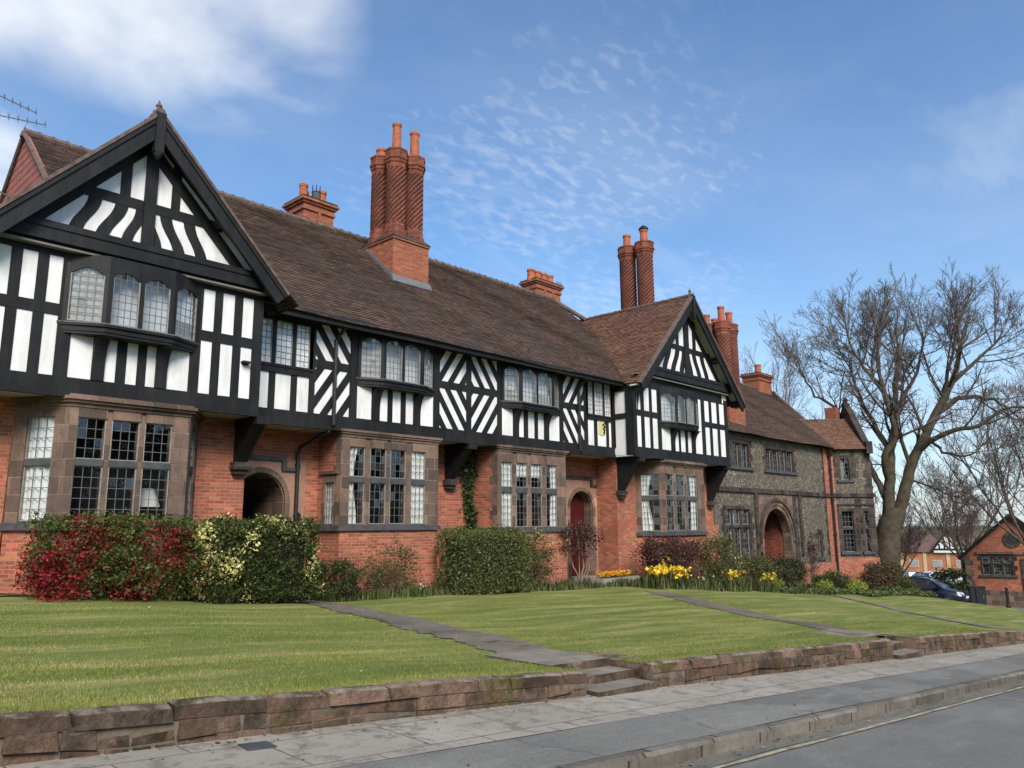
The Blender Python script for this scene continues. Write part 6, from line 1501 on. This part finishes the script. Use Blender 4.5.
# ------------------------------------------------------------------ camera, sky and sun
f_px, pitch, roll, yaw = 775.0, R(10.4), .0072, R(46.9)
cp, sp = math.cos(pitch), math.sin(pitch)
fw = np.array([0, cp, sp]); rt = np.array([1., 0, 0]); dn = np.array([0, sp, -cp])
r2 = math.cos(roll)*rt+math.sin(roll)*dn; d2 = -math.sin(roll)*rt+math.cos(roll)*dn
def tof(v): return Vector((v[0]*math.cos(yaw)+v[1]*math.sin(yaw), -v[0]*math.sin(yaw)+v[1]*math.cos(yaw), v[2]))
from mathutils import Matrix
X_, Y_, Z_ = tof(r2), tof(-d2), tof(-fw)
cam = bpy.data.cameras.new('camera'); cam.sensor_width = 36; cam.lens = f_px/1024*36; cam.clip_end = 8000; cam.clip_start = .05
co = bpy.data.objects.new('camera', cam); COL.objects.link(co)
co.matrix_world = Matrix(((X_[0],Y_[0],Z_[0],0),(X_[1],Y_[1],Z_[1],0),(X_[2],Y_[2],Z_[2],0),(0,0,0,1)))
S.camera = co
SUN = Vector((-.42, -.70, .66)).normalized(); SUN_E = math.asin(SUN.z); SUN_AZ = math.atan2(SUN.x, SUN.y)
sl = bpy.data.lights.new('sun', 'SUN'); sl.energy = 3.2; sl.angle = R(26); sl.color = (1, .93, .82)
so = bpy.data.objects.new('sun', sl); COL.objects.link(so); so.rotation_euler = SUN.to_track_quat('Z', 'Y').to_euler(); so.location = (0, 0, 60)
w = bpy.data.worlds.new('World'); S.world = w; w.use_nodes = True; nt = w.node_tree; nt.nodes.clear(); k = N(nt)
sky = k.n('ShaderNodeTexSky', sky_type='NISHITA'); sky.sun_disc = False; sky.sun_elevation = SUN_E; sky.sun_rotation = SUN_AZ; sky.air_density = 1.0; sky.dust_density = .6; sky.ozone_density = 2.5
gen = k.n('ShaderNodeTexCoord').outputs['Generated']
sep = k.n('ShaderNodeSeparateXYZ'); k.l(gen, sep.inputs[0]); zz = k.math('ADD', k.math('MAXIMUM', sep.outputs[2], 0.), .12)
px = k.math('DIVIDE', sep.outputs[0], zz); py = k.math('DIVIDE', sep.outputs[1], zz); cmb = k.n('ShaderNodeCombineXYZ'); k.l(px, cmb.inputs[0]); k.l(py, cmb.inputs[1]); cl = cmb.outputs[0]
def near(d, lo, hi):
    v = k.n('ShaderNodeVectorMath', operation='DOT_PRODUCT'); k.l(gen, v.inputs[0]); n_ = Vector(d).normalized(); v.inputs[1].default_value = n_
    mr_ = k.n('ShaderNodeMapRange', interpolation_type='SMOOTHSTEP'); k.l(v.outputs['Value'], mr_.inputs[0]); mr_.inputs[1].default_value = lo; mr_.inputs[2].default_value = hi; return mr_.outputs[0]
def wn(vec, scale, det, rough, dist=0.):
    o = k.n('ShaderNodeTexNoise'); o.inputs['Scale'].default_value = scale; o.inputs['Detail'].default_value = det; o.inputs['Roughness'].default_value = rough; o.inputs['Distortion'].default_value = dist; k.l(vec, o.inputs['Vector']); return o.outputs[0]
def smap(v, lo, hi, a=0, b=1):
    o = k.n('ShaderNodeMapRange', interpolation_type='SMOOTHSTEP'); k.l(v, o.inputs[0]); o.inputs[1].default_value = lo; o.inputs[2].default_value = hi; o.inputs[3].default_value = a; o.inputs[4].default_value = b; return o.outputs[0]
# large soft cloud bank at the upper left, thin mottled cloud in the middle, faint streaks elsewhere
lobe = k.math('MULTIPLY', k.math('MAXIMUM', near((.335,.775,.535), .977, .995), near((.21,.82,.53), .986, .997)), smap(sep.outputs[2], .425, .50))
big = k.math('MULTIPLY', k.math('MAXIMUM', lobe, near((.165,.915,.37), .9965, .9997)), smap(wn(cl, 1.3, 8, .5, .2), .28, .56))
mot = k.math('MULTIPLY', near((.71,.58,.395), .935, .997), k.math('MULTIPLY', smap(wn(k.mapv(cl, (1,1.8,1), rot=(0,0,.6)), 19, 2.5, .5, .3), .2, .9), smap(wn(cl, 1.6, 4, .5), .28, .6)))
strk = k.math('MULTIPLY', smap(wn(k.mapv(cl, (.6,1.7,1), rot=(0,0,-.5)), 1.3, 7, .6, .5), .44, .85), .32)
veil = smap(wn(cl, .8, 6, .55, .3), .35, .8, .04, .22)
cov = k.math('MINIMUM', k.math('MAXIMUM', k.math('MAXIMUM', k.math('MULTIPLY', big, .95), k.math('MULTIPLY', mot, .36)), k.math('MAXIMUM', strk, veil)), 1.)
hz = smap(sep.outputs[2], .0, .36, .6, 0)
hs = k.n('ShaderNodeHueSaturation'); hs.inputs['Saturation'].default_value = 1.2; hs.inputs['Value'].default_value = 1.1; k.l(sky.outputs[0], hs.inputs['Color'])
c1 = k.mix(hz, hs.outputs[0], (3.2,4.2,5.2)); c2 = k.mix(cov, c1, (6.0,6.2,6.4))
bg = k.n('ShaderNodeBackground'); bg.inputs[1].default_value = .12; k.l(c2, bg.inputs[0]); wo = k.n('ShaderNodeOutputWorld'); k.l(bg.outputs[0], wo.inputs[0])
S.view_settings.view_transform = 'Standard'; S.view_settings.look = 'None'; S.view_settings.exposure = 0.52; S.view_settings.gamma = 1; S.view_settings.use_curve_mapping = False
S.cycles.max_bounces = 6; S.cycles.transparent_max_bounces = 12; S.cycles.caustics_reflective = False; S.cycles.caustics_refractive = False
